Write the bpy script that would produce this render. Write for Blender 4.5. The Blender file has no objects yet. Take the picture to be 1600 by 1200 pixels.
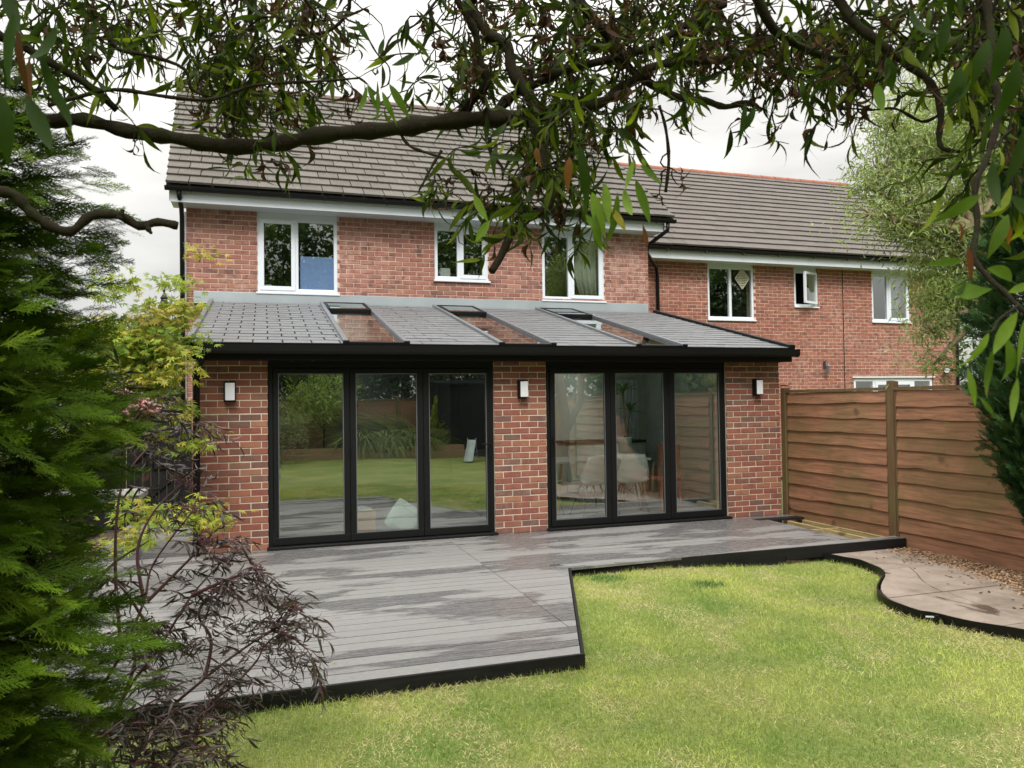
import bpy, math, random
import numpy as np
from mathutils import Vector, Matrix, noise as mnoise
R = math.radians
random.seed(7); rng = np.random.default_rng(7)
S = bpy.context.scene
COL = S.collection

# ------------------------------------------------------------------ camera
CAM = np.array([0.0, -8.8637, 1.5882]); YAW, PITCH, ROLL, FPX = 0.3131, 0.0235, -0.0138, 1196.5
def cam_axes():
    cy, sy, cp, sp = math.cos(YAW), math.sin(YAW), math.cos(PITCH), math.sin(PITCH)
    f = np.array([sy*cp, cy*cp, sp]); r = np.array([cy, -sy, 0.]); u = np.cross(r, f)
    c, s = math.cos(ROLL), math.sin(ROLL)
    return r*c+u*s, -r*s+u*c, f
CR, CU, CF = cam_axes()
def proj(P):
    d = np.asarray(P, float)-CAM; z = d@CF
    return 800+FPX*(d@CR)/z, 600-FPX*(d@CU)/z, z
def at(px, py, d):
    return CAM+((px-800)/FPX*CR-(py-600)/FPX*CU+CF)*d
def ground_at(px, py, z):
    v = (px-800)/FPX*CR-(py-600)/FPX*CU+CF
    return CAM+v*((z-CAM[2])/v[2])
cd = bpy.data.cameras.new('camera'); cam = bpy.data.objects.new('camera', cd); COL.objects.link(cam)
cd.sensor_width = 36; cd.lens = FPX/1600*36; cd.clip_start = .05; cd.clip_end = 600
M = Matrix((CR, CU, -CF)).transposed().to_4x4(); M.translation = Vector(CAM); cam.matrix_world = M
cd.dof.use_dof = True; cd.dof.focus_distance = 9.0; cd.dof.aperture_fstop = 11
S.camera = cam
# ------------------------------------------------------------------ world, sun, exposure
SUN_EL, SUN_AZ = R(52), R(200)      # soft sun high behind the camera, a little to the left
W = bpy.data.worlds.new('World'); S.world = W; W.use_nodes = True
nt = W.node_tree; nt.nodes.clear(); N = nt.nodes; L = nt.links
out = N.new('ShaderNodeOutputWorld'); bg = N.new('ShaderNodeBackground'); bg.inputs[1].default_value = .1
sky = N.new('ShaderNodeTexSky'); sky.sky_type = 'NISHITA'; sky.sun_disc = False
sky.sun_elevation = SUN_EL; sky.sun_rotation = SUN_AZ
tc = N.new('ShaderNodeTexCoord'); sep = N.new('ShaderNodeSeparateXYZ'); L.new(tc.outputs['Generated'], sep.inputs[0])
zc = N.new('ShaderNodeMath'); zc.operation = 'MAXIMUM'; L.new(sep.outputs[2], zc.inputs[0]); zc.inputs[1].default_value = 0
zp = N.new('ShaderNodeMath'); zp.operation = 'POWER'; L.new(zc.outputs[0], zp.inputs[0]); zp.inputs[1].default_value = 1.6
mr = N.new('ShaderNodeMapRange'); L.new(zp.outputs[0], mr.inputs[0])
for i, v in enumerate((0, 1, 2.75, 16.5)): mr.inputs[i+1].default_value = v
mp = N.new('ShaderNodeMapping'); mp.inputs['Scale'].default_value = (1, 1, 3.2); mp.inputs['Location'].default_value = (3.1, 1.2, .4); L.new(tc.outputs['Generated'], mp.inputs[0])
nz = N.new('ShaderNodeTexNoise'); nz.inputs['Scale'].default_value = 2.3; nz.inputs['Detail'].default_value = 5; nz.inputs['Roughness'].default_value = .5
L.new(mp.outputs[0], nz.inputs[0])
mr2 = N.new('ShaderNodeMapRange'); L.new(nz.outputs[0], mr2.inputs[0])
for i, v in enumerate((.37, .61, .72, 1.12)): mr2.inputs[i+1].default_value = v
mu = N.new('ShaderNodeMath'); mu.operation = 'MULTIPLY'; L.new(mr.outputs[0], mu.inputs[0]); L.new(mr2.outputs[0], mu.inputs[1])
tint = N.new('ShaderNodeMix'); tint.data_type = 'RGBA'; L.new(nz.outputs[0], tint.inputs[0])
tint.inputs[6].default_value = (.97, .95, .895, 1); tint.inputs[7].default_value = (1, .965, .89, 1)
vm = N.new('ShaderNodeVectorMath'); vm.operation = 'SCALE'; L.new(tint.outputs[2], vm.inputs[0]); L.new(mu.outputs[0], vm.inputs['Scale'])
mx = N.new('ShaderNodeMix'); mx.data_type = 'RGBA'; mx.inputs[0].default_value = .93
L.new(sky.outputs[0], mx.inputs[6]); L.new(vm.outputs[0], mx.inputs[7]); L.new(mx.outputs[2], bg.inputs[0]); L.new(bg.outputs[0], out.inputs[0])
sd = bpy.data.lights.new('sun', 'SUN'); sun = bpy.data.objects.new('sun', sd); COL.objects.link(sun)
sd.energy = 1.5; sd.angle = R(24); sd.color = (1, .95, .87)
# light travels away from the sun: azimuth measured like the sky's rotation
sdir = Vector((math.sin(SUN_AZ)*math.cos(SUN_EL), math.cos(SUN_AZ)*math.cos(SUN_EL), math.sin(SUN_EL)))
sun.rotation_euler = sdir.to_track_quat('Z', 'Y').to_euler()
S.view_settings.view_transform = 'Standard'; S.view_settings.look = 'None'; S.view_settings.gamma = 1
S.view_settings.exposure = 1.2
S.render.engine = 'CYCLES'; S.cycles.max_bounces = 10; S.cycles.transparent_max_bounces = 24
S.cycles.caustics_reflective = False; S.cycles.caustics_refractive = False; S.cycles.use_denoising = True

# ------------------------------------------------------------------ helpers
def tag(o, label=None, cat=None, group=None, kind=None):
    if label: o['label'] = label
    if cat: o['category'] = cat
    if group: o['group'] = group
    if kind: o['kind'] = kind
    return o
def link(o, parent=None):
    COL.objects.link(o)
    if parent is not None: o.parent = parent
    return o
def empty(name, loc=(0, 0, 0), rz=0, parent=None):
    o = bpy.data.objects.new(name, None); o.location = loc; o.rotation_euler = (0, 0, rz); o.empty_display_size = .2
    return link(o, parent)
class MB:
    def __init__(s): s.v = []; s.f = []
    def box(s, x0, x1, y0, y1, z0, z1):
        n = len(s.v)
        s.v += [(x0,y0,z0),(x1,y0,z0),(x1,y1,z0),(x0,y1,z0),(x0,y0,z1),(x1,y0,z1),(x1,y1,z1),(x0,y1,z1)]
        s.f += [(n,n+3,n+2,n+1),(n+4,n+5,n+6,n+7),(n,n+1,n+5,n+4),(n+1,n+2,n+6,n+5),(n+2,n+3,n+7,n+6),(n+3,n,n+4,n+7)]
        return s
    def prism(s, poly, z0, z1):
        n = len(s.v); k = len(poly)
        s.v += [(p[0],p[1],z0) for p in poly]+[(p[0],p[1],z1) for p in poly]
        s.f += [tuple(n+i for i in reversed(range(k))), tuple(n+k+i for i in range(k))]
        s.f += [(n+i, n+(i+1)%k, n+k+(i+1)%k, n+k+i) for i in range(k)]
        return s
    def yprism(s, poly, y0, y1):       # poly in x,z
        n = len(s.v); k = len(poly)
        s.v += [(p[0],y0,p[1]) for p in poly]+[(p[0],y1,p[1]) for p in poly]
        s.f += [tuple(n+i for i in range(k)), tuple(n+k+i for i in reversed(range(k)))]
        s.f += [(n+(i+1)%k, n+i, n+k+i, n+k+(i+1)%k) for i in range(k)]
        return s
    def xprism(s, poly, x0, x1):       # poly in y,z
        n = len(s.v); k = len(poly)
        s.v += [(x0,p[0],p[1]) for p in poly]+[(x1,p[0],p[1]) for p in poly]
        s.f += [tuple(n+i for i in reversed(range(k))), tuple(n+k+i for i in range(k))]
        s.f += [(n+i, n+(i+1)%k, n+k+(i+1)%k, n+k+i) for i in range(k)]
        return s
    def tube(s, pts, rad, sides=8, cap=True):
        pts = [Vector(p) for p in pts]; m = len(pts)
        if not hasattr(rad, '__len__'): rad = [rad]*m
        up = None; n0 = len(s.v)
        for i, p in enumerate(pts):
            t = (pts[min(i+1, m-1)]-pts[max(i-1, 0)])
            if t.length < 1e-9: t = Vector((0, 0, 1))
            t.normalize()
            if up is None: up = t.orthogonal().normalized()
            up = (up-t*up.dot(t))
            up = up.normalized() if up.length > 1e-5 else t.orthogonal().normalized()
            b = t.cross(up)
            for k in range(sides):
                a = 2*math.pi*k/sides; s.v.append(tuple(p+(up*math.cos(a)+b*math.sin(a))*rad[i]))
        for i in range(m-1):
            for k in range(sides):
                a = n0+i*sides+k; b2 = n0+i*sides+(k+1)%sides
                s.f.append((a, b2, b2+sides, a+sides))
        if cap:
            s.f.append(tuple(n0+k for k in reversed(range(sides)))); s.f.append(tuple(n0+(m-1)*sides+k for k in range(sides)))
        return s
    def lathe(s, prof, c=(0, 0, 0), sides=20):
        n0 = len(s.v)
        for r, z in prof:
            for k in range(sides):
                a = 2*math.pi*k/sides; s.v.append((c[0]+r*math.cos(a), c[1]+r*math.sin(a), c[2]+z))
        for i in range(len(prof)-1):
            for k in range(sides):
                a = n0+i*sides+k; b = n0+i*sides+(k+1)%sides; s.f.append((a, b, b+sides, a+sides))
        s.f.append(tuple(n0+k for k in reversed(range(sides)))); s.f.append(tuple(n0+(len(prof)-1)*sides+k for k in range(sides)))
        return s
    def mesh(s, name, mat, smooth=False, bevel=0):
        me = bpy.data.meshes.new(name); me.from_pydata(s.v, [], s.f)
        if mat: me.materials.append(mat)
        me.update()
        if smooth: me.shade_smooth()
        return me
    def build(s, name, mat, parent=None, smooth=False, bevel=0, loc=None, rot=None, label=None):
        o = bpy.data.objects.new(name, s.mesh(name, mat, smooth))
        if loc is not None: o.location = loc
        if rot is not None: o.rotation_euler = rot
        if bevel:
            b = o.modifiers.new('bevel', 'BEVEL'); b.width = bevel; b.segments = 2; b.limit_method = 'ANGLE'; b.angle_limit = R(40)
        if label: o['label'] = label
        return link(o, parent)
def inst(name, me, loc, rot=(0, 0, 0), parent=None, scale=None):
    o = bpy.data.objects.new(name, me); o.location = loc; o.rotation_euler = rot
    if scale is not None: o.scale = scale
    return link(o, parent)
def big_mesh(name, V, F, mat, cols=None, smooth=False):
    """V (n,3); F (m,k) constant-size faces; cols (n,3) vertex tint"""
    me = bpy.data.meshes.new(name); V = np.ascontiguousarray(V, np.float32); F = np.ascontiguousarray(F, np.int32)
    k = F.shape[1]; me.vertices.add(len(V)); me.loops.add(F.size); me.polygons.add(len(F))
    me.vertices.foreach_set('co', V.ravel()); me.loops.foreach_set('vertex_index', F.ravel())
    me.polygons.foreach_set('loop_start', np.arange(0, F.size, k, dtype=np.int32))
    if cols is not None:
        a = me.color_attributes.new('tint', 'FLOAT_COLOR', 'POINT')
        c = np.ones((len(V), 4), np.float32); c[:, :3] = cols; a.data.foreach_set('color', c.ravel())
    me.materials.append(mat); me.update(calc_edges=True)
    if smooth: me.shade_smooth()
    return me
def scatter(tv, tf, pos, mats, cols=None):
    """copies of a template (tv, tf) at pos with 3x3 mats; returns V, F, C"""
    n = len(pos); k = len(tv)
    V = np.einsum('nij,kj->nki', mats, tv)+pos[:, None, :]
    F = tf[None]+(np.arange(n)*k)[:, None, None]
    C = None if cols is None else np.repeat(cols, k, axis=0)
    return V.reshape(-1, 3), F.reshape(-1, tf.shape[1]), C
def frames(dirs, roll=None, tiltn=None):
    """3x3 with columns side, dir, normal"""
    d = dirs/np.linalg.norm(dirs, axis=1, keepdims=True); n = len(d)
    ref = np.tile(np.array([0., 0, 1]), (n, 1)); ref[np.abs(d[:, 2]) > .95] = (1, 0, 0)
    s = np.cross(d, ref); s /= np.linalg.norm(s, axis=1, keepdims=True); u = np.cross(s, d)
    if roll is None: roll = rng.uniform(0, 2*np.pi, n)
    c, sn = np.cos(roll)[:, None], np.sin(roll)[:, None]
    s2 = s*c+u*sn; u2 = -s*sn+u*c
    return np.stack([s2, d, u2], axis=2)
def vnoise(x, y, seed=0):
    def h(i, j): 
        v = np.sin(i*127.1+j*311.7+seed*74.7)*43758.5453; return v-np.floor(v)
    i, j = np.floor(x), np.floor(y); fx, fy = x-i, y-j; fx = fx*fx*(3-2*fx); fy = fy*fy*(3-2*fy)
    return (h(i, j)*(1-fx)+h(i+1, j)*fx)*(1-fy)+(h(i, j+1)*(1-fx)+h(i+1, j+1)*fx)*fy

# ------------------------------------------------------------------ materials
class NT:
    def __init__(s, name):
        s.m = bpy.data.materials.new(name); s.m.use_nodes = True; s.t = s.m.node_tree; s.t.nodes.clear()
        s.o = s.n('OutputMaterial'); s.b = s.n('BsdfPrincipled'); s.l(s.b.outputs[0], s.o.inputs[0])
    def n(s, t, **k):
        x = s.t.nodes.new('ShaderNode'+t)
        for a, b in k.items(): setattr(x, a, b)
        return x
    def l(s, a, b): s.t.links.new(a, b)
    def set(s, i, v):
        if hasattr(v, 'node'): s.l(v, i)
        elif isinstance(v, (tuple, list)) and i.type == 'RGBA': i.default_value = (*v[:3], 1)
        else: i.default_value = v
    def pos(s, scale=(1, 1, 1), obj=False, add=None):
        g = s.n('TexCoord').outputs['Object'] if obj else s.n('NewGeometry').outputs['Position']
        if add is not None:
            va = s.n('VectorMath', operation='ADD'); s.l(g, va.inputs[0]); s.l(add, va.inputs[1]); g = va.outputs[0]
        m = s.n('Mapping'); m.inputs['Scale'].default_value = scale; s.l(g, m.inputs[0]); return m.outputs[0]
    def noise(s, vec, scale, detail=4, rough=.55, dist=0):
        x = s.n('TexNoise'); s.l(vec, x.inputs[0]); x.inputs['Scale'].default_value = scale; x.inputs['Detail'].default_value = detail
        x.inputs['Roughness'].default_value = rough; x.inputs['Distortion'].default_value = dist; return x.outputs[0]
    def ramp(s, f, stops, interp='LINEAR'):
        x = s.n('ValToRGB'); s.l(f, x.inputs[0]); cr = x.color_ramp; cr.interpolation = interp
        while len(cr.elements) < len(stops): cr.elements.new(.5)
        for e, (p, c) in zip(cr.elements, stops):
            e.position = p; e.color = (*c, 1) if isinstance(c, (tuple, list)) else (c, c, c, 1)
        return x.outputs[0]
    def mix(s, f, a, b, blend='MIX'):
        x = s.n('Mix', data_type='RGBA', blend_type=blend); s.set(x.inputs[0], f); s.set(x.inputs[6], a); s.set(x.inputs[7], b); return x.outputs[2]
    def math(s, op, a, b=0.):
        x = s.n('Math', operation=op); s.set(x.inputs[0], a); s.set(x.inputs[1], b); return x.outputs[0]
    def rand(s):
        a = s.n('ObjectInfo').outputs['Random']; b = s.n('NewGeometry').outputs['Random Per Island']
        return s.math('FRACT', s.math('ADD', s.math('MULTIPLY', a, 7.13), s.math('MULTIPLY', b, 5.37)))
    def bump(s, h, strength=.4, dist=.01):
        x = s.n('Bump'); x.inputs['Strength'].default_value = strength; x.inputs['Distance'].default_value = dist
        s.l(h, x.inputs['Height']); s.l(x.outputs[0], s.b.inputs['Normal']); return x.outputs[0]
    def base(s, c): s.set(s.b.inputs['Base Color'], c); return s
    def rough(s, v): s.set(s.b.inputs['Roughness'], v); return s
def simple(name, c, rough=.6, var=.12, scale=6, metal=0, bump=0, bscale=60):
    t = NT(name)
    if c[0] < .01: t.b.inputs['Specular IOR Level'].default_value = .28
    p = t.pos(); n = t.noise(p, scale, 5)
    t.base(t.mix(n, [x*(1-var) for x in c], [min(1, x*(1+var)) for x in c])); t.rough(rough); t.b.inputs['Metallic'].default_value = metal
    if bump: t.bump(t.noise(p, bscale, 3), bump, .004)
    return t.m
def brick_mat(name, stops, pale, dark_amt, pale_amt):
    t = NT(name); r = t.rand(); p = t.pos()
    c = t.ramp(r, stops)
    n1 = t.noise(p, 22, 5, .65); c = t.mix(t.ramp(n1, [(.35, 0), (.7, .55)]), c, t.mix(.5, c, (.30, .11, .06)))
    n2 = t.noise(p, 9, 4, .6, .6); c = t.mix(t.ramp(n2, [(.52, 0), (.66, dark_amt)]), c, (.085, .05, .047))
    big = t.noise(p, .55, 3); n3 = t.math('MULTIPLY', t.ramp(t.noise(p, 11, 5, .6, .4), [(.46, 0), (.62, 1)]), t.ramp(big, [(.45, 0.05), (.62, 1)]))
    c = t.mix(t.math('MULTIPLY', n3, pale_amt), c, pale)
    fine = t.noise(p, 160, 3, .6); c = t.mix(t.ramp(fine, [(.3, .25), (.6, 0)]), c, (.03, .015, .012))
    t.base(c); t.rough(.88); t.bump(t.noise(p, 90, 5, .7), .5, .006); return t.m
MAT = {}
MAT['brick_ext'] = brick_mat('brick_red_new', [(0, (.27, .09, .062)), (.18, (.22, .070, .052)), (.36, (.33, .135, .082)), (.52, (.26, .088, .064)), (.68, (.19, .08, .062)), (.82, (.135, .085, .075)), (.9, (.36, .17, .10)), (1, (.25, .08, .06))], (.44, .32, .26), .3, .15)
MAT['brick_house'] = brick_mat('brick_house_weathered', [(0, (.32, .13, .10)), (.25, (.38, .175, .14)), (.5, (.28, .115, .092)), (.7, (.44, .23, .18)), (.85, (.21, .095, .08)), (1, (.41, .21, .145))], (.56, .37, .32), .75, .72)
MAT['brick_nb'] = brick_mat('brick_neighbour', [(0, (.31, .10, .07)), (.25, (.35, .13, .09)), (.5, (.28, .10, .075)), (.7, (.37, .15, .105)), (.85, (.22, .085, .07)), (1, (.36, .16, .10))], (.56, .37, .31), .75, .6)
MAT['mortar_cream'] = simple('mortar_cream', (.62, .55, .45), .95, .15, 20, bump=.4)
MAT['mortar_buff'] = simple('mortar_buff', (.62, .46, .38), .95, .18, 12, bump=.4)
def tile_mat(name, a, b, moss, pale, rough=.8):
    t = NT(name); r = t.rand(); p = t.pos()
    c = t.mix(r, a, b); c = t.mix(t.ramp(t.noise(p, 5, 6, .7), [(.4, 0), (.75, .45)]), c, pale)
    c = t.mix(t.ramp(t.noise(p, 26, 4, .7), [(.62, 0), (.72, moss)]), c, (.13, .075, .02))
    c = t.mix(t.ramp(t.noise(p, 48, 2, .5), [(.70, 0), (.74, moss)]), c, (.42, .42, .38))
    t.base(c); t.rough(rough); t.bump(t.noise(p, 70, 4, .7), .25, .004); return t.m
MAT['tile_house'] = tile_mat('roof_tile_mossy', (.070, .063, .056), (.104, .095, .085), .9, (.145, .132, .118))
MAT['tile_nb'] = tile_mat('roof_tile_brown', (.090, .079, .073), (.112, .098, .091), .15, (.140, .125, .115))
t = NT('slate_grey_lightweight'); r = t.rand(); p = t.pos()
t.base(t.mix(t.noise(p, 8, 5, .6), t.mix(r, (.085, .092, .104), (.125, .132, .145)), (.17, .175, .185))); t.rough(t.ramp(t.noise(p, 3, 3), [(.3, .32), (.7, .5)])); t.bump(t.noise(p, 60, 4), .2, .003); MAT['slate'] = t.m
MAT['under'] = simple('roof_underlay', (.03, .028, .026), .9)
MAT['upvc'] = simple('white_upvc', (.70, .755, .83), .32, .04, 3)
MAT['fascia_w'] = simple('white_fascia', (.62, .68, .74), .4, .08, 2)
MAT['black_pl'] = simple('black_plastic', (.004, .004, .0045), .45, .2, 3)
MAT['black_al'] = simple('black_aluminium', (.0035, .004, .0045), .55, .1, 3)
MAT['alu_grey'] = simple('grey_trim', (.18, .195, .22), .35, .1, 3, metal=.4)
MAT['lead'] = simple('lead_flashing', (.36, .41, .44), .45, .22, 2.2, metal=.25, bump=.3, bscale=12)
MAT['ridge_red'] = simple('terracotta_ridge', (.26, .10, .065), .85, .2, 9)
MAT['ridge_grey'] = simple('ridge_brown', (.14, .10, .085), .85, .2, 9)
MAT['plaster'] = simple('plaster_sage', (.56, .62, .59), .8, .04, 2)
MAT['wall_shade'] = simple('wall_shade_teal', (.05, .065, .062), .8, .06, 2)  # dark wall colour carrying the shade of the left room
MAT['ceiling'] = simple('ceiling_white', (.6, .6, .58), .8, .04, 2)
MAT['white_pl'] = simple('white_shell_plastic', (.72, .75, .74), .4, .03, 2)
MAT['chrome'] = simple('dark_metal_rod', (.10, .09, .08), .35, .1, 3, metal=.8)
MAT['wood_red'] = simple('red_brown_wood', (.36, .13, .08), .45, .3, 12)
MAT['wood_pale'] = simple('pale_wood', (.36, .25, .15), .55, .2, 14)
MAT['tan'] = simple('cardboard', (.42, .29, .18), .85, .1, 9)
MAT['fabric'] = simple('pale_fabric', (.36, .44, .42), .9, .12, 9)
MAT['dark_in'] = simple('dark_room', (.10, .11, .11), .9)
MAT['blue_in'] = simple('blue_blind', (.30, .42, .85), .7, .05, 2)
MAT['curtain'] = simple('curtain_cream', (.5, .5, .47), .9, .08, 8)
MAT['diffuser'] = simple('opal_diffuser', (.70, .72, .78), .35, .03, 4)
MAT['concrete'] = simple('grey_concrete', (.28, .28, .27), .9, .2, 8, bump=.4)
MAT['white_deco'] = simple('cream_lace', (.62, .60, .45), .9, .08, 20)
def floor_in():
    t = NT('floor_grey_laminate'); p = t.pos((1, 5, 1)); t.base(t.mix(t.noise(p, 3, 5), (.24, .24, .24), (.36, .355, .35))); t.rough(.4); return t.m
MAT['floor'] = floor_in()
def glass(name, lo, hi, tintc=(.80, .88, .84)):
    t = NT(name); t.t.nodes.remove(t.b)
    tr = t.n('BsdfTransparent'); tr.inputs[0].default_value = (*tintc, 1); gl = t.n('BsdfGlossy'); gl.inputs['Roughness'].default_value = .004; gl.inputs[0].default_value = (.96, 1, .98, 1)
    fr = t.n('Fresnel'); fr.inputs[0].default_value = 1.5
    p = t.pos((1, 1, 1)); b = t.n('Bump'); b.inputs['Strength'].default_value = .02; b.inputs['Distance'].default_value = .01; t.l(t.noise(p, 1.6, 2), b.inputs['Height']); t.l(b.outputs[0], gl.inputs['Normal'])
    f = t.n('MapRange'); t.l(fr.outputs[0], f.inputs[0])
    for i, v in enumerate((.04, 1, lo, hi)): f.inputs[i+1].default_value = v
    bf = t.n('NewGeometry').outputs['Backfacing']; front = t.math('SUBTRACT', 1., bf); fac = t.math('MULTIPLY', f.outputs[0], front)
    t.l(t.mix(bf, (*tintc,), (1, 1, 1)), tr.inputs[0])
    mxs = t.n('MixShader'); t.l(fac, mxs.inputs[0]); t.l(tr.outputs[0], mxs.inputs[1]); t.l(gl.outputs[0], mxs.inputs[2]); t.l(mxs.outputs[0], t.o.inputs[0]); return t.m
MAT['glass'] = glass('door_glass', .36, 1, (.90, .96, .92))
MAT['glass_w'] = glass('window_glass', .27, 1)
MAT['glass_r'] = glass('rooflight_glass', .22, 1, (.75, .77, .76))
def wood(name, a, b, stretch=(6, 1, 6), green=0, pale=0, rough=.8, gdir=None):
    t = NT(name); r = t.rand(); p = t.pos(stretch); c = t.mix(t.ramp(t.noise(p, 2.5, 7, .7, .6), [(.33, 0), (.66, 1)]), [x*.72 for x in a], [x*1.08 for x in b])
    c = t.mix(t.math('MULTIPLY', r, .45), c, [x*.8 for x in a])
    q = t.pos()
    if green: c = t.mix(t.ramp(t.noise(q, 1.5, 5, .6), [(.44, 0), (.64, green)]), c, (.13, .115, .035))
    if pale: c = t.mix(t.ramp(t.noise(q, 18, 4, .7, 1), [(.66, 0), (.74, pale)]), c, (.36, .22, .14))
    c = t.mix(t.ramp(t.noise(q, 3.3, 2, .4), [(.70, 0), (.74, .6)]), c, (.06, .03, .02))
    if a[0] < .02: t.b.inputs['Specular IOR Level'].default_value = .15
    t.base(c); t.rough(rough); t.bump(t.noise(p, 14, 5, .7), .3, .004); return t.m
MAT['fence'] = wood('fence_plank_brown', (.22, .102, .055), (.42, .205, .115), (5, .7, 11), .55, .6)
MAT['post'] = wood('fence_post_mossy', (.15, .075, .04), (.17, .125, .05), (8, 8, .7), .8, .1)
MAT['black_wood'] = wood('black_painted_timber', (.009, .009, .010), (.016, .015, .016), (8, 8, 1), 0, 0, .6)
MAT['joist'] = wood('treated_joist', (.36, .27, .12), (.48, .38, .19), (9, 1, 9), .15, .1)
MAT['dark_board'] = wood('dark_composite', (.013, .013, .0135), (.022, .022, .0225), (1, 9, 9), 0, 0, .6)
def deck_mat():
    t = NT('deck_composite_grey'); r = t.rand(); p = t.pos((.5, 9, 9)); q = t.pos((.6, 1.7, 1))
    c = t.mix(t.noise(p, 5, 6, .7), (.17, .168, .170), (.30, .295, .295)); c = t.mix(t.math('MULTIPLY', r, .4), c, (.155, .154, .158))
    wet = t.ramp(t.math('ADD', t.noise(q, .85, 5, .58, .3), t.math('MULTIPLY', r, .11)), [(.565, 0), (.60, 1)])
    fine = t.ramp(t.noise(t.pos((1.5, 14, 1)), 4, 5, .7), [(.33, .35), (.52, 1)])
    wet = t.math('MULTIPLY', wet, fine)
    c = t.mix(t.math('MULTIPLY', wet, .72), c, (.088, .087, .092)); c = t.mix(t.ramp(t.noise(t.pos((2, 8, 1)), 9, 5, .75), [(.42, .0), (.72, .62)]), c, (.12, .119, .12)); c = t.mix(t.ramp(t.noise(t.pos((5, 16, 1)), 9, 4, .7), [(.55, 0), (.7, .5)]), c, (.38, .38, .385))
    t.base(c); m = t.n('MapRange'); t.l(wet, m.inputs[0]); m.inputs[3].default_value = .5; m.inputs[4].default_value = .22; t.rough(m.outputs[0])
    t.bump(t.noise(p, 30, 4, .7), .35, .003); return t.m
MAT['deck'] = deck_mat()
def leafmat(name, trans=.35, rough=.5, spec=.4, tm=(2.2, 2.4, 1.2)):
    t = NT(name); a = t.n('VertexColor'); a.layer_name = 'tint'; p = t.pos()
    c = t.mix(t.ramp(t.noise(p, 40, 3), [(.35, .0), (.7, .3)]), a.outputs[0], (.02, .03, .01))
    t.base(c); t.rough(rough); t.b.inputs['Specular IOR Level'].default_value = spec
    tl = t.n('BsdfTranslucent'); t.l(t.mix(1., c, tm, 'MULTIPLY'), tl.inputs[0])
    ms = t.n('MixShader'); ms.inputs[0].default_value = trans; t.l(t.b.outputs[0], ms.inputs[1]); t.l(tl.outputs[0], ms.inputs[2]); t.l(ms.outputs[0], t.o.inputs[0]); return t.m
MAT['leaf'] = leafmat('leaf_green', tm=(1.4, 1.5, .8)); MAT['leaf_w'] = leafmat('leaf_willow', .30, .6, .10)
t = NT('leaf_conifer'); a = t.n('VertexColor'); a.layer_name = 'tint'; t.base(a.outputs[0]); t.rough(.8); t.b.inputs['Specular IOR Level'].default_value = .12; MAT['conifer'] = t.m
t = NT('leaf_purple'); a = t.n('VertexColor'); a.layer_name = 'tint'; t.base(a.outputs[0]); t.rough(.4); MAT['purple'] = t.m
t = NT('grass_blade'); a = t.n('VertexColor'); a.layer_name = 'tint'; t.base(a.outputs[0]); t.rough(.6); tl = t.n('BsdfTranslucent'); t.l(a.outputs[0], tl.inputs[0]); ms = t.n('MixShader'); ms.inputs[0].default_value = .3; t.l(t.b.outputs[0], ms.inputs[1]); t.l(tl.outputs[0], ms.inputs[2]); t.l(ms.outputs[0], t.o.inputs[0]); MAT['grass'] = t.m
t = NT('bark_dark'); p = t.pos((14, 14, 14)); n_ = t.noise(p, 2, 6, .7); c = t.mix(n_, (.012, .010, .007), (.04, .033, .02)); c = t.mix(t.ramp(t.noise(t.pos(), 9, 4, .6), [(.5, 0), (.65, .5)]), c, (.035, .042, .012))
t.base(c); t.rough(.95); t.b.inputs['Specular IOR Level'].default_value = .15; t.bump(t.noise(t.pos(), 55, 5, .8, 1), .9, .01); MAT['bark'] = t.m
MAT['bark_pale'] = wood('bark_pale', (.22, .17, .10), (.34, .28, .18), (12, 12, 4), .3, 0, .9)
MAT['bark_red'] = wood('bark_reddish', (.16, .09, .05), (.28, .17, .10), (12, 12, 3), .1, 0, .9)
MAT['stem_purple'] = simple('stem_purple', (.10, .03, .035), .5, .3, 12)
t = NT('lawn_soil'); p = t.pos(); n = t.noise(p, 1.3, 6, .6); n2 = t.noise(p, 60, 4, .7)
c = t.mix(t.ramp(n, [(.35, 0), (.65, 1)]), (.15, .24, .03), (.34, .35, .10)); c = t.mix(t.ramp(n2, [(.35, .55), (.65, 0)]), c, (.05, .075, .015)); t.base(c); t.rough(.9); t.bump(n2, .8, .03); MAT['lawn'] = t.m
t = NT('soil_dark'); p = t.pos(); t.base(t.mix(t.noise(p, 12, 6, .7), (.03, .02, .013), (.09, .062, .04))); t.rough(.95); t.bump(t.noise(p, 25, 5, .7), .8, .03); MAT['soil'] = t.m
t = NT('ground_far'); p = t.pos(); t.base(t.mix(t.noise(p, .4, 6, .7), (.06, .09, .03), (.12, .13, .05))); t.rough(.95); MAT['ground'] = t.m
t = NT('sandstone_flag'); p = t.pos(); r = t.rand(); c = t.mix(t.ramp(t.noise(p, 2.6, 7, .68, .5), [(.35, 0), (.65, 1)]), (.16, .125, .095), (.34, .28, .235)); c = t.mix(t.math('MULTIPLY', r, .35), c, (.24, .20, .18))
wet = t.ramp(t.noise(t.pos((1.6, .8, 1)), 1.35, 4, .55, .3), [(.63, 0), (.66, 1)]); c = t.mix(t.math('MULTIPLY', wet, .75), c, (.06, .045, .035)); c = t.mix(t.ramp(t.noise(p, 24, 5, .7), [(.58, 0), (.75, .4)]), c, (.13, .11, .08))
t.base(c); t.rough(t.ramp(wet, [(0, .75), (1, .25)])); t.bump(t.noise(p, 18, 5, .7), .4, .01); MAT['flag'] = t.m
t = NT('bark_chips'); r = t.rand(); t.base(t.ramp(r, [(0, (.07, .035, .02)), (.4, (.20, .11, .06)), (.75, (.33, .21, .12)), (1, (.46, .34, .22))])); t.rough(.85); MAT['chips'] = t.m

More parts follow.
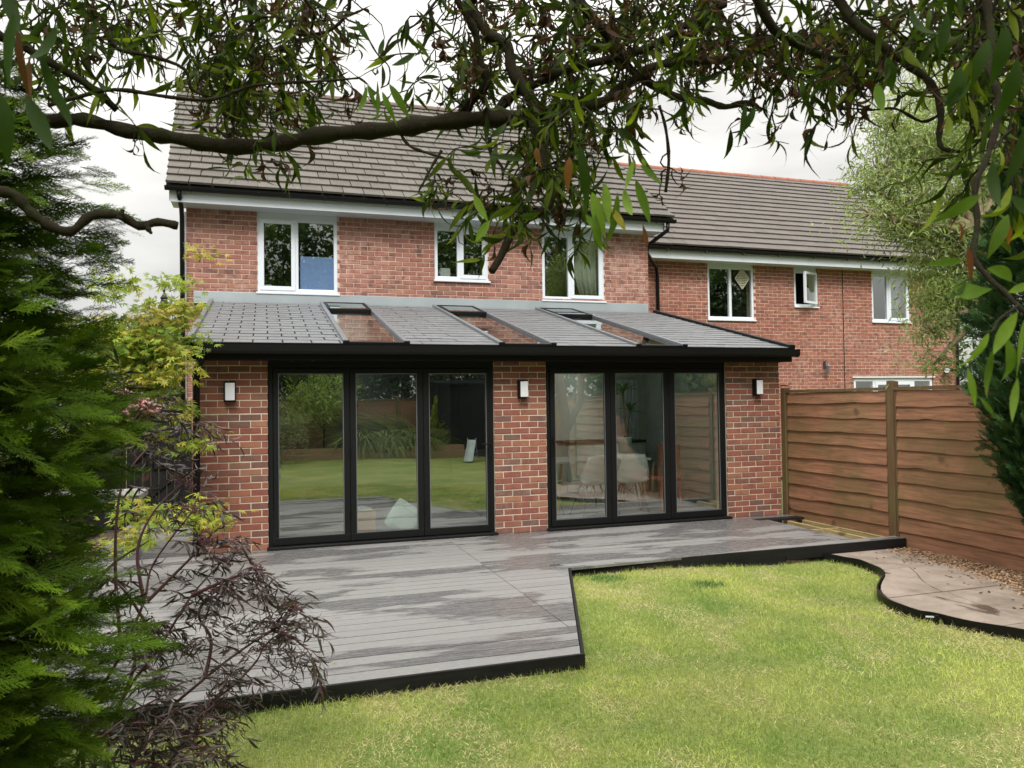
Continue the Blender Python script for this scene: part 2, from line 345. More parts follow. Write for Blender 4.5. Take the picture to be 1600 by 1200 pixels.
# ------------------------------------------------------------------ brick walls
BM_CACHE = {}
def brick_mesh(w, mat):
    key = (round(w/.005), mat.name)
    if key not in BM_CACHE:
        w2 = key[0]*.005; h = .0635; c = .0035; mb = MB()
        mb.v = [(0,.02,0),(w2,.02,0),(w2,.02,h),(0,.02,h),(0,c,0),(w2,c,0),(w2,c,h),(0,c,h),(c,0,c),(w2-c,0,c),(w2-c,0,h-c),(c,0,h-c)]
        mb.f = [(8,9,10,11),(4,5,9,8),(5,6,10,9),(6,7,11,10),(7,4,8,11),(0,1,5,4),(1,2,6,5),(2,3,7,6),(3,0,4,7)]
        BM_CACHE[key] = mb.mesh('brick', mat)
    return BM_CACHE[key]
def brick_wall(name, parent, u0, u1, v0, v1, y, openings, thick, bm, mm, n_single, vis=lambda u, v: True, off=0., label=None, seed=1, part=None):
    """wall facing -Y at plane y; openings (ua, ub, va, vb); mortar backing with real bricks set on it"""
    rd = random.Random(seed); mb = MB()
    us = sorted({u0, u1, *[max(u0, min(u1, a)) for o in openings for a in o[:2]]})
    for a, b in zip(us, us[1:]):
        if b-a < 1e-4: continue
        mid = (a+b)/2; cut = sorted([(o[2], o[3]) for o in openings if o[0] < mid < o[1]]); z = v0
        for c0, c1 in cut:
            if c0 > z: mb.box(a, b, y+.006, y+thick, z, c0)
            z = max(z, c1)
        if z < v1: mb.box(a, b, y+.006, y+thick, z, v1)
    wall = part or mb.build(name, mm, parent)
    if label: wall['label'] = label
    items = []; k = 0; v = v0
    while v < v1-.03:
        h = .065; s = u0-.225+((k % 2)*.1125+off) % .225
        while s < u1:
            a, b = max(s, u0), min(s+.215, u1)
            segs = [(a, b)] if b-a > .03 else []
            vm_ = v+h/2
            for o in openings:
                if o[2]-.01 < vm_ < o[3]+.01:
                    ns = []
                    for p, q in segs:
                        if q <= o[0] or p >= o[1]: ns.append((p, q)); continue
                        if o[0]-p > .03: ns.append((p, o[0]))
                        if q-o[1] > .03: ns.append((o[1], q))
                    segs = ns
            items += [(p, q, v) for p, q in segs]
            s += .225
        v += .075; k += 1
    def score(it):
        c = ((it[0]+it[1])/2, y, it[2]); x, yy, z = proj(c)
        return (0 if (vis(c[0], c[2]) and -20 < x < 1620 and -20 < yy < 1220) else 1, z/(it[1]-it[0]+.2))
    items.sort(key=score)
    V = []; F = []
    for i, (p, q, v) in enumerate(items):
        dy = rd.uniform(-.0025, .0015); dz = rd.uniform(-.002, .002); me = brick_mesh(q-p, bm)
        if i < n_single:
            o = inst('brick', me, (p, y+dy, v+dz+.004), (0, rd.uniform(-.004, .004), 0), wall)
        else:
            n = len(V); V += [(w.co.x+p, w.co.y+y+dy, w.co.z+v+dz+.004) for w in me.vertices]; F += [tuple(n+j for j in f.vertices) for f in me.polygons]
    if V:
        me = bpy.data.meshes.new('brickwork'); me.from_pydata(V, [], F); me.materials.append(bm)
        o = bpy.data.objects.new('brickwork', me); o['kind'] = 'stuff'; link(o, wall)
    return wall

# ------------------------------------------------------------------ tiled roof slope
def tiled_roof(name, parent, xl_e, xr_e, xl_r, xr_r, ye, ze, yr, zr, tw, gauge, mat, n_single, vis=lambda x, y: True, gaps=(), thick=.016, tilt=.05, seed=3, taper=.0):
    sl = math.hypot(yr-ye, zr-ze); ang = math.atan2(zr-ze, yr-ye); rd = random.Random(seed)
    mb = MB(); segs = []; x = xl_e
    for a, b in gaps: segs.append((x, a)); x = b
    segs.append((x, xr_e)); nx, nz = math.sin(ang)*-1, math.cos(ang)
    for i, (a, b) in enumerate(segs):
        al = xl_r if i == 0 else a; bl = xr_r if i == len(segs)-1 else b; t = .07; n = len(mb.v)
        for (X, Y, Z) in ((a, ye, ze), (b, ye, ze), (bl, yr, zr), (al, yr, zr)): mb.v.append((X, Y-nx*0, Z))
        for (X, Y, Z) in ((a, ye, ze-t), (b, ye, ze-t), (bl, yr, zr-t), (al, yr, zr-t)): mb.v.append((X, Y, Z))
        mb.f += [(n, n+1, n+2, n+3), (n+7, n+6, n+5, n+4), (n, n+4, n+5, n+1), (n+1, n+5, n+6, n+2), (n+2, n+6, n+7, n+3), (n+3, n+7, n+4, n)]
    roof = mb.build(name, MAT['under'], parent)
    rows = int(round(sl/gauge)); g = sl/rows; items = []
    for r in range(rows):
        f = (r+.0)/rows; f2 = (r+.5)/rows; xl = xl_e+(xl_r-xl_e)*f2; xr = xr_e+(xr_r-xr_e)*f2
        x = xl-(r % 2)*tw/2
        while x < xr-.02:
            a, b = max(x, xl), min(x+tw, xr); sg = [(a, b)]
            for ga, gb in gaps:
                ns = []
                for p, q in sg:
                    if q <= ga or p >= gb: ns.append((p, q)); continue
                    if ga-p > .02: ns.append((p, ga))
                    if q-gb > .02: ns.append((gb, q))
                sg = ns
            for p, q in sg:
                if q-p > .02: items.append((p, q, r))
            x += tw
    cache = {}
    def tmesh(w):
        k = round(w/.01)
        if k not in cache:
            w2 = k*.01-.002; ln = g+.03; c = .004; m = MB(); h = thick
            q_ = taper; m.v = [(.002+q_,0,0),(w2-q_,0,0),(w2,ln,0),(.002,ln,0),(.002+q_,0,h-c),(w2-q_,0,h-c),(.002+c+q_,c,h),(w2-c-q_,c,h),(w2-c,ln,h),(.002+c,ln,h),(w2,ln,h-c),(.002,ln,h-c)]
            m.f = [(0,1,5,4),(4,5,7,6),(6,7,8,9),(5,1,2,10),(5,10,8,7),(0,4,11,3),(4,6,9,11)]
            cache[k] = m.mesh('tile', mat)
        return cache[k]
    def score(it):
        r = it[2]; f = r/rows; P = ((it[0]+it[1])/2, ye+(yr-ye)*f, ze+(zr-ze)*f); x, yy, z = proj(P)
        return (0 if (vis(x, yy) and 0 < x < 1600 and 0 < yy < 1200) else 1, z)
    items.sort(key=score); V = []; F = []
    for i, (p, q, r) in enumerate(items):
        f = r/rows; jy = rd.uniform(-.004, .004)
        lift = .004+rd.uniform(0, .003)
        P = Vector((p, ye+(yr-ye)*f, ze+(zr-ze)*f))+Vector((0, -math.sin(ang), math.cos(ang)))*(lift+thick*.9)+Vector((0, math.cos(ang), math.sin(ang)))*(jy-.02)
        E = (ang-tilt, 0, 0); me = tmesh(q-p)
        if i < n_single: inst('tile', me, P, E, roof)
        else:
            mt = Matrix.Translation(P) @ Matrix.Rotation(E[0], 4, 'X'); n = len(V)
            V += [tuple(mt @ w.co) for w in me.vertices]; F += [tuple(n+j for j in f_.vertices) for f_ in me.polygons]
    if V:
        me = bpy.data.meshes.new('tiling'); me.from_pydata(V, [], F); me.materials.append(mat); o = bpy.data.objects.new('tiling', me); o['kind'] = 'stuff'; link(o, roof)
    return roof, ang
def ridge(parent, x0, x1, y, z, mat, step=.4, r=.1, name='ridge_tile'):
    n = int((x1-x0)/step); st = (x1-x0)/n; mb = MB(); k = 8
    pts = [(math.cos(math.pi*j/k)*r*1.15, math.sin(math.pi*j/k)*r) for j in range(k+1)]
    mb.v = [(0, a, b) for a, b in pts]+[(st-.006, a*.96, b*.96) for a, b in pts]; mb.f = [(j, j+1, j+k+2, j+k+1) for j in range(k)]+[tuple(range(k+1))[::-1], tuple(range(k+1, 2*k+2))]
    me = mb.mesh(name, mat, False)
    for i in range(n): inst(name, me, (x0+i*st, y, z), (0, random.uniform(-.012, .012), 0), parent)

# ------------------------------------------------------------------ windows
def window(parent, x0, x1, z0, z1, y, split, sashes, glassm, ledge=.03, interior=None, header=0, handle=True, open_sash=None):
    """white casement: split = list of x where mullions are; sashes = index set of lights with a raised opening sash"""
    fr = MB(); f = .055; d0, d1 = y, y+.07
    zt = z1-header
    if header: fr.box(x0, x1, y+.012, y+.07, zt, z1)
    fr.box(x0, x1, d0, d1, zt-f, zt).box(x0, x1, d0, d1, z0, z0+f)
    fr.box(x0, x0+f, d0, d1, z0+f, zt-f).box(x1-f, x1, d0, d1, z0+f, zt-f)
    edges = [x0+f]
    for m in split: fr.box(m-.032, m+.032, d0, d1, z0+f, zt-f); edges += [m-.032, m+.032]
    edges.append(x1-f)
    w = fr.build('window', MAT['upvc'], parent, bevel=.004)
    MB().box(x0-.02, x1+.03, y-.055, y+.02, z0-ledge, z0-.001).build('sill', MAT['upvc'], w, bevel=.004)
    for i in range(len(edges)//2):
        a, b = edges[2*i], edges[2*i+1]; za, zb = z0+f, zt-f
        if i in sashes and open_sash != i:
            s = MB(); sf = .045; e = .018
            s.box(a-e, b+e, y-.014, y+.03, zb-sf, zb+e).box(a-e, b+e, y-.014, y+.03, za-e, za+sf).box(a-e, a+sf, y-.014, y+.03, za+sf, zb-sf).box(b-sf, b+e, y-.014, y+.03, za+sf, zb-sf)
            s.build('sash', MAT['upvc'], w, bevel=.004)
            MB().box(a+sf, b-sf, y+.006, y+.012, za+sf, zb-sf).build('pane', glassm, w)
            if handle: MB().box(a+.005, a+.03, y+.075, y+.1, (za+zb)/2-.09, (za+zb)/2+.03).build('handle', MAT['upvc'], w)
        elif open_sash == i:
            s = MB(); sf = .05; wd = b-a+.03
            s.box(-wd, 0, -.02, .025, zb-za-sf, zb-za).box(-wd, 0, -.02, .025, 0, sf).box(-wd, -wd+sf, -.02, .025, sf, zb-za-sf).box(-sf, 0, -.02, .025, sf, zb-za-sf)
            so = s.build('sash', MAT['upvc'], w, loc=(b+.02, y-.03, za), rot=(0, 0, R(24)), label='casement sash swung open outwards')
            g = MB().box(-wd+sf, -sf, 0, .006, sf, zb-za-sf).build('pane', glassm, w, loc=(b+.02, y-.03, za), rot=(0, 0, R(24)))
        else:
            MB().box(a, b, y+.03, y+.036, za, zb).build('pane', glassm, w)
            MB().box(a, b, y+.018, y+.028, za, za+.012).build('bead', MAT['upvc'], w)
    return w
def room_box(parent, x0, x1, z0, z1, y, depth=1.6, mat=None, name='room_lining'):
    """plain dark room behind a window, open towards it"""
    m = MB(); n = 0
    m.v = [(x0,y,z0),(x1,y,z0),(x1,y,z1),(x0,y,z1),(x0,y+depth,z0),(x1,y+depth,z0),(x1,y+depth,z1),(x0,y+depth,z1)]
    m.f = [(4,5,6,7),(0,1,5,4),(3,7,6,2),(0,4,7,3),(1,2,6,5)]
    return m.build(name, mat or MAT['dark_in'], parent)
def curtain(x0, x1, z0, z1, y, label, flare=0.):
    mb = MB(); n = 40
    for i in range(n+1):
        u = i/n; x = x0+(x1-x0)*u; yy = y+.025*math.sin(u*26)+.01*math.sin(u*61)
        mb.v += [(x, yy, z1), (x+flare*(1-u), yy, (z0+z1)/2), (x+flare*.2*(1-u), yy, z0)]
    for i in range(n): a = i*3; mb.f += [(a, a+1, a+4, a+3), (a+1, a+2, a+5, a+4)]
    o = mb.build('curtain', MAT['curtain'], None, smooth=True); sol = o.modifiers.new('thick', 'SOLIDIFY'); sol.thickness = .004
    return tag(o, label, 'curtain')
def arc_gutter(x0, x1, y, z, r, mat, parent, name='gutter'):
    """half-round gutter running along x"""
    mb = MB(); k = 8; t = .006
    outer = [(y+math.cos(math.pi+math.pi*j/k)*r, z+math.sin(math.pi+math.pi*j/k)*r) for j in range(k+1)]
    inner = [(y+math.cos(2*math.pi-math.pi*j/k)*(r-t), z+math.sin(2*math.pi-math.pi*j/k)*(r-t)) for j in range(k+1)]
    n = len(outer)
    for X in (x0, x1): mb.v += [(X, a, b) for a, b in outer+inner]
    m = 2*n; mb.f = [(i, (i+1) % m, m+(i+1) % m, m+i) for i in range(m)]
    # closed stop ends
    mb.f += [tuple(range(n)), tuple(m+i for i in reversed(range(n)))]
    return mb.build(name, mat, parent)

# ================================================================== SETTING: GROUND
MB().prism([(-300, -200), (300, -200), (300, 400), (-300, 400)], -.6, -.2).build('ground', MAT['ground'])['kind'] = 'structure'
LZ = -.165
EDGE_PX = [(1225, 861), (1258, 864.6), (1290, 867), (1318, 871), (1342, 876), (1362, 883), (1377, 891), (1381, 899), (1375, 909), (1371, 919), (1377, 931), (1397.5, 942.7), (1432, 954), (1460, 960), (1520, 972.5), (1600, 986.5), (1680, 1000)]
EDGE = [ground_at(x, y, -.10)[:2] for x, y in EDGE_PX]
EDGE += [np.array([EDGE[-1][0]+.25, -5.4]), np.array([6.0, -6.1]), np.array([6.4, -6.5]), np.array([6.8, -6.7])]
EDGE[0] = np.array([EDGE[1][0]-.35, -2.005])
lawn_poly = [(-3.2, -15.2), (6.8, -15.2)]+[tuple(e) for e in reversed(EDGE)]+[(2.9, -1.9), (-1.9, -1.9), (-3.2, -1.9)]
def lawn_z(x, y):
    """the lawn is a little higher beside the deck and falls towards the path"""
    x = np.asarray(x, float); y = np.asarray(y, float); u = np.clip((x-3.6)/1.5, 0, 1); u = u*u*(3-2*u)
    return -.095-.07*u+.012*(vnoise(x*.9+3, y*.9+50, 8)-.5)
def inside(px_, py_, poly):
    c = np.zeros(px_.shape, bool); n = len(poly)
    for i in range(n):
        x0, y0 = poly[i]; x1, y1 = poly[(i+1) % n]
        if y0 == y1: continue
        k = ((y0 > py_) != (y1 > py_)) & (px_ < (x1-x0)*(py_-y0)/(y1-y0)+x0); c ^= k
    return c
lv = []; lf = []; st_ = .1; nx_, ny_ = 101, 135; gxx, gyy = np.meshgrid(-3.2+np.arange(nx_)*st_, -15.2+np.arange(ny_)*st_)
zz = np.where(inside(gxx, gyy, lawn_poly), lawn_z(gxx, gyy), -.185); m = MB(); m.v = list(zip(gxx.ravel().tolist(), gyy.ravel().tolist(), zz.ravel().tolist()))
for j_ in range(ny_-1):
    for i_ in range(nx_-1): a_ = j_*nx_+i_; m.f.append((a_, a_+1, a_+nx_+1, a_+nx_))
lw = m.build('lawn', MAT['lawn'], smooth=True); lw['kind'] = 'structure'
bed = MB().prism([(-6, -15.5), (-3.2, -15.5), (-3.2, -1.9), (-.705, -1.9), (-.705, 3.45), (-6, 3.45)], -.19, -.14).build('soil_bed', MAT['soil']); bed['kind'] = 'structure'
bed = MB().prism([(6.05, -6.6), (6.85, -6.75), (6.85, -2.0), (6.05, -2.0)], -.19, -.125).build('mulch_bed', MAT['soil']); bed['kind'] = 'structure'
# path of flagstones
pb = [tuple(e) for e in EDGE]; inner = [(6.62, -2.0), (6.60, -2.6), (6.45, -3.2), (6.30, -3.7), (6.10, -4.2), (6.15, -5.0), (6.3, -5.8), (6.5, -6.5)]
path_o = MB().prism([*[(a+.02, b) for a, b in pb], *reversed(inner)], -.19, -.125).build('path', MAT['soil']); path_o['kind'] = 'structure'
def clip_poly(poly, a, b):      # keep side left of a->b
    outp = []; 
    def side(p): return (b[0]-a[0])*(p[1]-a[1])-(b[1]-a[1])*(p[0]-a[0])
    for i in range(len(poly)):
        p, q = poly[i], poly[(i+1) % len(poly)]; sp_, sq = side(p), side(q)
        if sp_ >= 0: outp.append(p)
        if (sp_ >= 0) != (sq >= 0):
            t_ = sp_/(sp_-sq); outp.append((p[0]+(q[0]-p[0])*t_, p[1]+(q[1]-p[1])*t_))
    return outp
def edge_x(y):                 # x of the edging for a given y (first match along the smooth part)
    best = 99
    for (a, b), (c, d) in zip(EDGE[:-1], EDGE[1:]):
        if min(b, d) <= y <= max(b, d) and abs(d-b) > 1e-6: best = min(best, a+(c-a)*(y-b)/(d-b))
    return best if best < 99 else 5.9
rd = random.Random(5); yy = -2.02
while yy > -5.3:
    dy = rd.uniform(.55, .95); y2 = yy-dy; cuts = [0, rd.uniform(.38, .62), 1]
    for i in range(2):
        rows_ = 7; Lp = []; Rp = []
        for k in range(rows_+1):
            y = yy-.004-(dy-.008)*k/rows_; xl = edge_x(y)+.03; xr = float(np.interp(-y, [2, 2.6, 3.2, 3.7, 4.2, 5, 5.8, 6.5], [p[0] for p in inner]))+rd.uniform(-.01, .01)
            a = xl+(xr-xl)*(cuts[i]+.03*math.sin(y*3+i)*(i > 0)); b = xl+(xr-xl)*(cuts[i+1]+.03*math.sin(y*3+i+1)*(i+1 < 2))
            Lp.append((a+(.004 if i else 0), y)); Rp.append((b-(.004 if i == 0 else 0), y))
        if min(r_[0]-l_[0] for l_, r_ in zip(Lp, Rp)) > .05:
            MB().prism(Lp+Rp[::-1], -.13, -.10+rd.uniform(-.003, .003)).build('paving_stone', MAT['flag'], path_o)
    yy = y2
# black lawn edging
def smooth_line(P, n=6):
    P = [np.array(p, float) for p in P]; o = []
    for i in range(len(P)-1):
        p0, p1, p2, p3 = P[max(i-1, 0)], P[i], P[i+1], P[min(i+2, len(P)-1)]
        for k in range(n):
            t_ = k/n; o.append(.5*((2*p1)+(-p0+p2)*t_+(2*p0-5*p1+4*p2-p3)*t_*t_+(-p0+3*p1-3*p2+p3)*t_**3))
    o.append(P[-1]); return o
ed = smooth_line(EDGE[:-3], 5); mb = MB(); th = .012
for i, p in enumerate(ed):
    d = ed[min(i+1, len(ed)-1)]-ed[max(i-1, 0)]; d = d/np.linalg.norm(d); nrm = np.array([-d[1], d[0]])*th/2
    for sgn in (-1, 1):
        for z in (-.2, -.088+.003*math.sin(i*.7)): mb.v.append((p[0]+nrm[0]*sgn, p[1]+nrm[1]*sgn, z))
for i in range(len(ed)-1):
    a = i*4; mb.f += [(a, a+4, a+5, a+1), (a+2, a+3, a+7, a+6), (a+1, a+5, a+7, a+3)]
le = tag(mb.build('lawn_edging', MAT['black_pl']), 'thin black plastic strip edging curving between the lawn and the stone path', 'lawn edging')
jp = ground_at(1462, 963, -.10); MB().box(-.012, .012, -.02, .0, -.07, .0).build('joint_clip', MAT['black_al'], le, loc=(jp[0], jp[1]-.005, -.09), rot=(0, 0, R(-28)))
jp = ground_at(1452, 961, -.10); MB().box(-.03, .03, -.011, -.009, -.026, -.014).build('sticker', MAT['upvc'], le, loc=(jp[0], jp[1], -.09), rot=(0, 0, R(-28)))
# bark chips
n = 9000; ys = rng.uniform(-6.0, -2.05, n); xr = np.interp(-ys, [2, 2.6, 3.2, 3.7, 4.2, 5, 8], [6.62, 6.60, 6.45, 6.30, 6.05, 6.0, 6.1]); xs = xr-.12+(6.84-xr+.12)*rng.uniform(0, 1, n)**.8
ex_ = rng.uniform(0, 1, n) < .03; xs[ex_] -= rng.uniform(0, .5, ex_.sum())
tv = np.array([(-.5,-.5,-.5),(.5,-.5,-.5),(.5,.5,-.5),(-.5,.5,-.5),(-.4,-.5,.5),(.5,-.4,.5),(.4,.5,.5),(-.5,.3,.5)]); tf = np.array([(0,3,2,1),(4,5,6,7),(0,1,5,4),(1,2,6,5),(2,3,7,6),(3,0,4,7)])
mm_ = frames(np.stack([rng.normal(0, 1, n), rng.normal(0, 1, n), rng.normal(0, .3, n)], 1), rng.normal(0, .5, n))*np.stack([rng.uniform(.008, .02, n), rng.uniform(.015, .045, n), rng.uniform(.003, .007, n)], 1)[:, None, :]
zz = -.112+.02*rng.uniform(0, 1, n)**2; zz[ex_] = -.094
V, F, _ = scatter(tv, tf, np.stack([xs, ys, zz], 1), mm_)
o = link(bpy.data.objects.new('bark_mulch', big_mesh('bark_mulch', V, F, MAT['chips']))); tag(o, 'brown bark chippings spread along the foot of the timber fence', 'bark mulch', kind='stuff')

# ================================================================== DECK
deck = empty('decking', (0, 0, 0)); tag(deck, 'grey composite decking with black edging boards in front of the glass doors', 'decking')
DY = -4.36; DX0 = -1.75
def deck_right(y):
    if y > -1.98: return 6.84
    return 2.77+(1.89-2.77)*((y+1.98)/(DY+1.98))
bw, gap = .138, .008; y = -.045-bw; mbrd = 0
def board(poly, z1=0., z0=-.024, mat=None, name='deck_board', label=None):
    o = MB().prism(poly, z0, z1+random.uniform(-.0012, .0008)).build(name, mat or MAT['deck'], deck)
    if label: o['label'] = label
    return o
frame_w = .14
y = -.01
while y > DY+frame_w+.02:
    ya, yb = y-bw, y; ya = max(ya, DY+frame_w+gap)
    rt_a, rt_b = deck_right(ya+.0001), deck_right(yb)
    if ya > -1.98+frame_w: pass
    if yb > -1.98 > ya: rt_a = rt_b = 2.77+.0
    inset = frame_w+gap if yb <= -1.9 else 0
    seamx = 2.03
    hole = 6.27
    def seg(x0a, x0b, x1a, x1b):
        if x1a-x0a > .03: board([(x0a, ya), (x1a, ya), (x1b, yb), (x0b, yb)])
    if yb > -1.98+frame_w-.001 or ya > -1.98:
        yy_a = max(ya, -1.98+frame_w+gap)
        if ya < -1.98+frame_w: # row that meets the right-hand front frame board
            board([(DX0, ya), (seamx-.003, ya), (seamx-.003, yb), (DX0, yb)])
            if yb-yy_a > .02: board([(seamx+.003, yy_a), (hole-.15, yy_a), (hole-.15, yb), (seamx+.003, yb)])
            board([(seamx+.003, ya), (2.62, ya), (2.62, min(yb, yy_a-gap)), (seamx+.003, min(yb, yy_a-gap))]) if yy_a-gap-ya > .02 else None
        else:
            board([(DX0, ya), (seamx-.003, ya), (seamx-.003, yb), (DX0, yb)])
            xr_ = 6.80 if yb > -.2 else hole-.15
            board([(seamx+.003, ya), (xr_, ya), (xr_, yb), (seamx+.003, yb)])
    else:
        ra, rb = deck_right(ya)-.004, deck_right(yb)-.004
        if ra > seamx+.01: board([(DX0, ya), (seamx-.003, ya), (seamx-.003, yb), (DX0, yb)])
        else: board([(DX0, ya), (ra, ya), (rb, yb), (DX0, yb)])
        if ra > seamx+.01: board([(seamx+.003, ya), (ra, ya), (rb, yb), (seamx+.003, yb)])
    y = ya-gap
    if y-bw < DY+frame_w+gap-.1: break
# frame boards round the edge
board([(DX0, DY), (1.886, DY), (1.938, DY+frame_w), (DX0, DY+frame_w)])
board([(2.775, -1.98), (6.84, -1.98), (6.84, -1.98+frame_w), (2.72, -1.98+frame_w)])
board([(hole-.145, -1.98+frame_w+gap), (hole, -1.98+frame_w+gap), (hole, -.31), (hole-.145, -.31)])
board([(hole-.145, -.305), (6.84, -.305), (6.84, -.165), (hole-.145, -.165)], mat=MAT['dark_board'])
# fascia
def fascia(p, q, z0=-.17, z1=-.001, t=.022):
    p = np.array(p, float); q = np.array(q, float); d = (q-p)/np.linalg.norm(q-p); nn = np.array([d[1], -d[0]])*t
    MB().prism([tuple(p+nn), tuple(q+nn), tuple(q), tuple(p)], z0, z1).build('fascia_board', MAT['dark_board'], deck, bevel=.003)
fascia((DX0, DY-.001), (1.91, DY-.001)); fascia((1.892, DY+.0), (2.772, -1.984)); fascia((2.797, -1.982), (6.85, -1.982))
MB().box(DX0-.024, DX0-.002, DY, 0, -.17, -.002).build('fascia_board', MAT['dark_board'], deck)
y = .01
while y < 3.3:
    board([(DX0, y), (-.76, y), (-.76, y+bw), (DX0, y+bw)]); y += bw+gap
# joists showing in the unboarded corner
for x in (6.33, 6.58, 6.815): MB().box(x-.022, x+.022, -1.83, -.32, -.14, -.03).build('joist', MAT['joist'], deck)
for a, b in ((6.353, 6.557), (6.603, 6.79)): MB().box(a, b, -1.02, -.975, -.14, -.032).build('joist', MAT['joist'], deck)
MB().box(-1.7, 6.2, -1.9, -.05, -.16, -.03).build('subframe', MAT['dark_board'], deck); MB().prism([(-1.7, -4.33), (1.85, -4.33), (2.7, -1.95), (-1.7, -1.95)], -.16, -.03).build('subframe', MAT['dark_board'], deck)

# ================================================================== EXTENSION
ext = empty('extension', (0, 0, 0)); tag(ext, 'single-storey brick extension with grey lean-to roof and black folding doors', 'house extension')
rz0, rz1, ry0, ry1 = 2.245, 3.15, -.27, 3.44
for i, (a, b) in enumerate(((-.70, .035), (2.64, 3.31), (5.88, 6.72))):
    brick_wall('brick_pier', ext, a, b, 0.0, 2.10, 0, [], .28, MAT['brick_ext'], MAT['mortar_cream'], 100, off=.11 if i != 1 else 0, seed=11+i)
MB().box(-.7, .02, .0, .3, -.18, -.002).box(2.65, 3.30, 0, .3, -.18, -.002).box(5.89, 6.72, 0, .3, -.18, -.002).build('footing', MAT['concrete'], ext)
MB().box(-.70, -.45, .285, 3.47, -.18, 2.3).build('side_wall', MAT['mortar_cream'], ext); MB().box(6.47, 6.72, .285, 3.47, -.18, 2.3).build('side_wall', MAT['mortar_cream'], ext)
MB().xprism([(.285, 2.302), (3.47, 2.302), (3.47, 3.04), (3.3, 3.04)], -.70, -.45).xprism([(.285, 2.302), (3.47, 2.302), (3.47, 3.04), (3.3, 3.04)], 6.47, 6.72).build('gable_infill', MAT['mortar_cream'], ext)
GAPS = ((.86, 1.53), (2.65, 3.30), (4.43, 5.08))
roof, ang = tiled_roof('lean_to_roof', ext, -.72, 6.70, -.72, 6.62, ry0, rz0, ry1, rz1, .305, .212, MAT['slate'], 300, gaps=GAPS, thick=.011, tilt=.048, seed=5, taper=.0035)
ca, sa = math.cos(ang), math.sin(ang); SL = math.hypot(ry1-ry0, rz1-rz0)
def on_roof(x, s, h):  # s along slope from eaves
    return (x, ry0+ca*s-sa*h, rz0+sa*s+ca*h)
def slope_box(mb, x0, x1, s0, s1, h0, h1):
    n = len(mb.v); mb.v += [on_roof(x, s, h) for h in (h0, h1) for x, s in ((x0, s0), (x1, s0), (x1, s1), (x0, s1))]
    mb.f += [(n,n+3,n+2,n+1),(n+4,n+5,n+6,n+7),(n,n+1,n+5,n+4),(n+1,n+2,n+6,n+5),(n+2,n+3,n+7,n+6),(n+3,n,n+4,n+7)]
    return mb
for i, (a, b) in enumerate(GAPS):
    rl = empty('rooflight', (0, 0, 0), parent=ext)
    for x in (a, b):
        slope_box(MB(), x-.028, x+.028, -.03, SL-.02, -.02, .055).build('glazing_bar', MAT['alu_grey'], rl, bevel=.006)
        slope_box(MB(), x-.036, x+.036, -.055, -.031, -.045, .06).build('end_cap', MAT['black_pl'], rl, bevel=.01)
    slope_box(MB(), a+.03, b-.03, -.02, .035, -.02, .035).build('bottom_bar', MAT['black_al'], rl)
    slope_box(MB(), a+.03, b-.03, .037, SL-1.0, .012, .02).build('pane', MAT['glass_r'], rl)
    v = MB(); s0, s1 = SL-.98, SL-.12
    slope_box(v, a+.02, b-.02, s0, s0+.06, .0, .065); slope_box(v, a+.02, b-.02, s1-.06, s1, .0, .065); slope_box(v, a+.02, a+.07, s0+.06, s1-.06, .0, .065); slope_box(v, b-.07, b-.02, s0+.06, s1-.06, .0, .065)
    v.build('vent_frame', MAT['black_al'], rl, bevel=.006)
    slope_box(MB(), a+.07, b-.07, s0+.06, s1-.06, .05, .058).build('pane', MAT['glass_r'], rl)
# plastered ceiling under the roof
xs_ = [-.44, .83, 1.56, 2.62, 3.33, 4.40, 5.11, 6.46]
for a, b in zip(xs_[::2], xs_[1::2]): slope_box(MB(), a, b, .4, SL-.12, -.125, -.082).build('ceiling', MAT['ceiling'], ext)
# verge trims
slope_box(MB(), -.775, -.715, -.02, SL-.01, -.05, .06).build('verge_trim', MAT['alu_grey'], ext, bevel=.006)
slope_box(MB(), 6.66, 6.735, -.02, SL-.01, -.05, .06).build('verge_trim', MAT['black_al'], ext, bevel=.006)
slope_box(MB(), -.78, -.71, -.05, -.022, -.10, .065).build('end_cap', MAT['black_al'], ext); slope_box(MB(), 6.655, 6.74, -.05, -.022, -.08, .065).build('end_cap', MAT['black_al'], ext)
slope_box(MB(), -.71, 6.65, -.028, -.004, -.07, .018).build('eaves_trim', MAT['black_al'], ext)
# flashing
MB().xprism([(3.478, 3.32), (3.478, 3.14), (3.30, 3.125), (3.30, 3.115), (3.495, 3.115), (3.495, 3.32)], -1.0, 6.60).build('lead_flashing', MAT['lead'], ext, bevel=.004)
# gutter, fascia, soffit
g = MB().xprism([(-.36, 2.235), (-.355, 2.165), (-.335, 2.14), (-.27, 2.14), (-.245, 2.165), (-.245, 2.235), (-.255, 2.235), (-.255, 2.17), (-.275, 2.15), (-.33, 2.15), (-.345, 2.17), (-.35, 2.235)], -.78, 6.79)
g.build('gutter', MAT['black_pl'], ext)
for x in (-.775, 6.785): MB().xprism([(-.365, 2.24), (-.36, 2.162), (-.337, 2.135), (-.268, 2.135), (-.24, 2.162), (-.24, 2.24)], x-.005, x+.005).build('stop_end', MAT['black_pl'], ext)
MB().box(-.765, 6.755, -.238, -.215, 2.075, 2.225).build('fascia', MAT['black_al'], ext)
MB().box(-.765, 6.755, -.214, .12, 2.08, 2.10).build('soffit', MAT['black_al'], ext)
MB().box(.04, 2.635, .02, .28, 2.055, 2.079).box(3.315, 5.875, .02, .28, 2.055, 2.079).build('head_beam', MAT['black_al'], ext)
for px in (493, 520): MB().lathe([(.012, 0), (.012, .006)], (.3 if px == 493 else .52, -.1, 2.073), 10).build('soffit_spot', MAT['alu_grey'], ext)
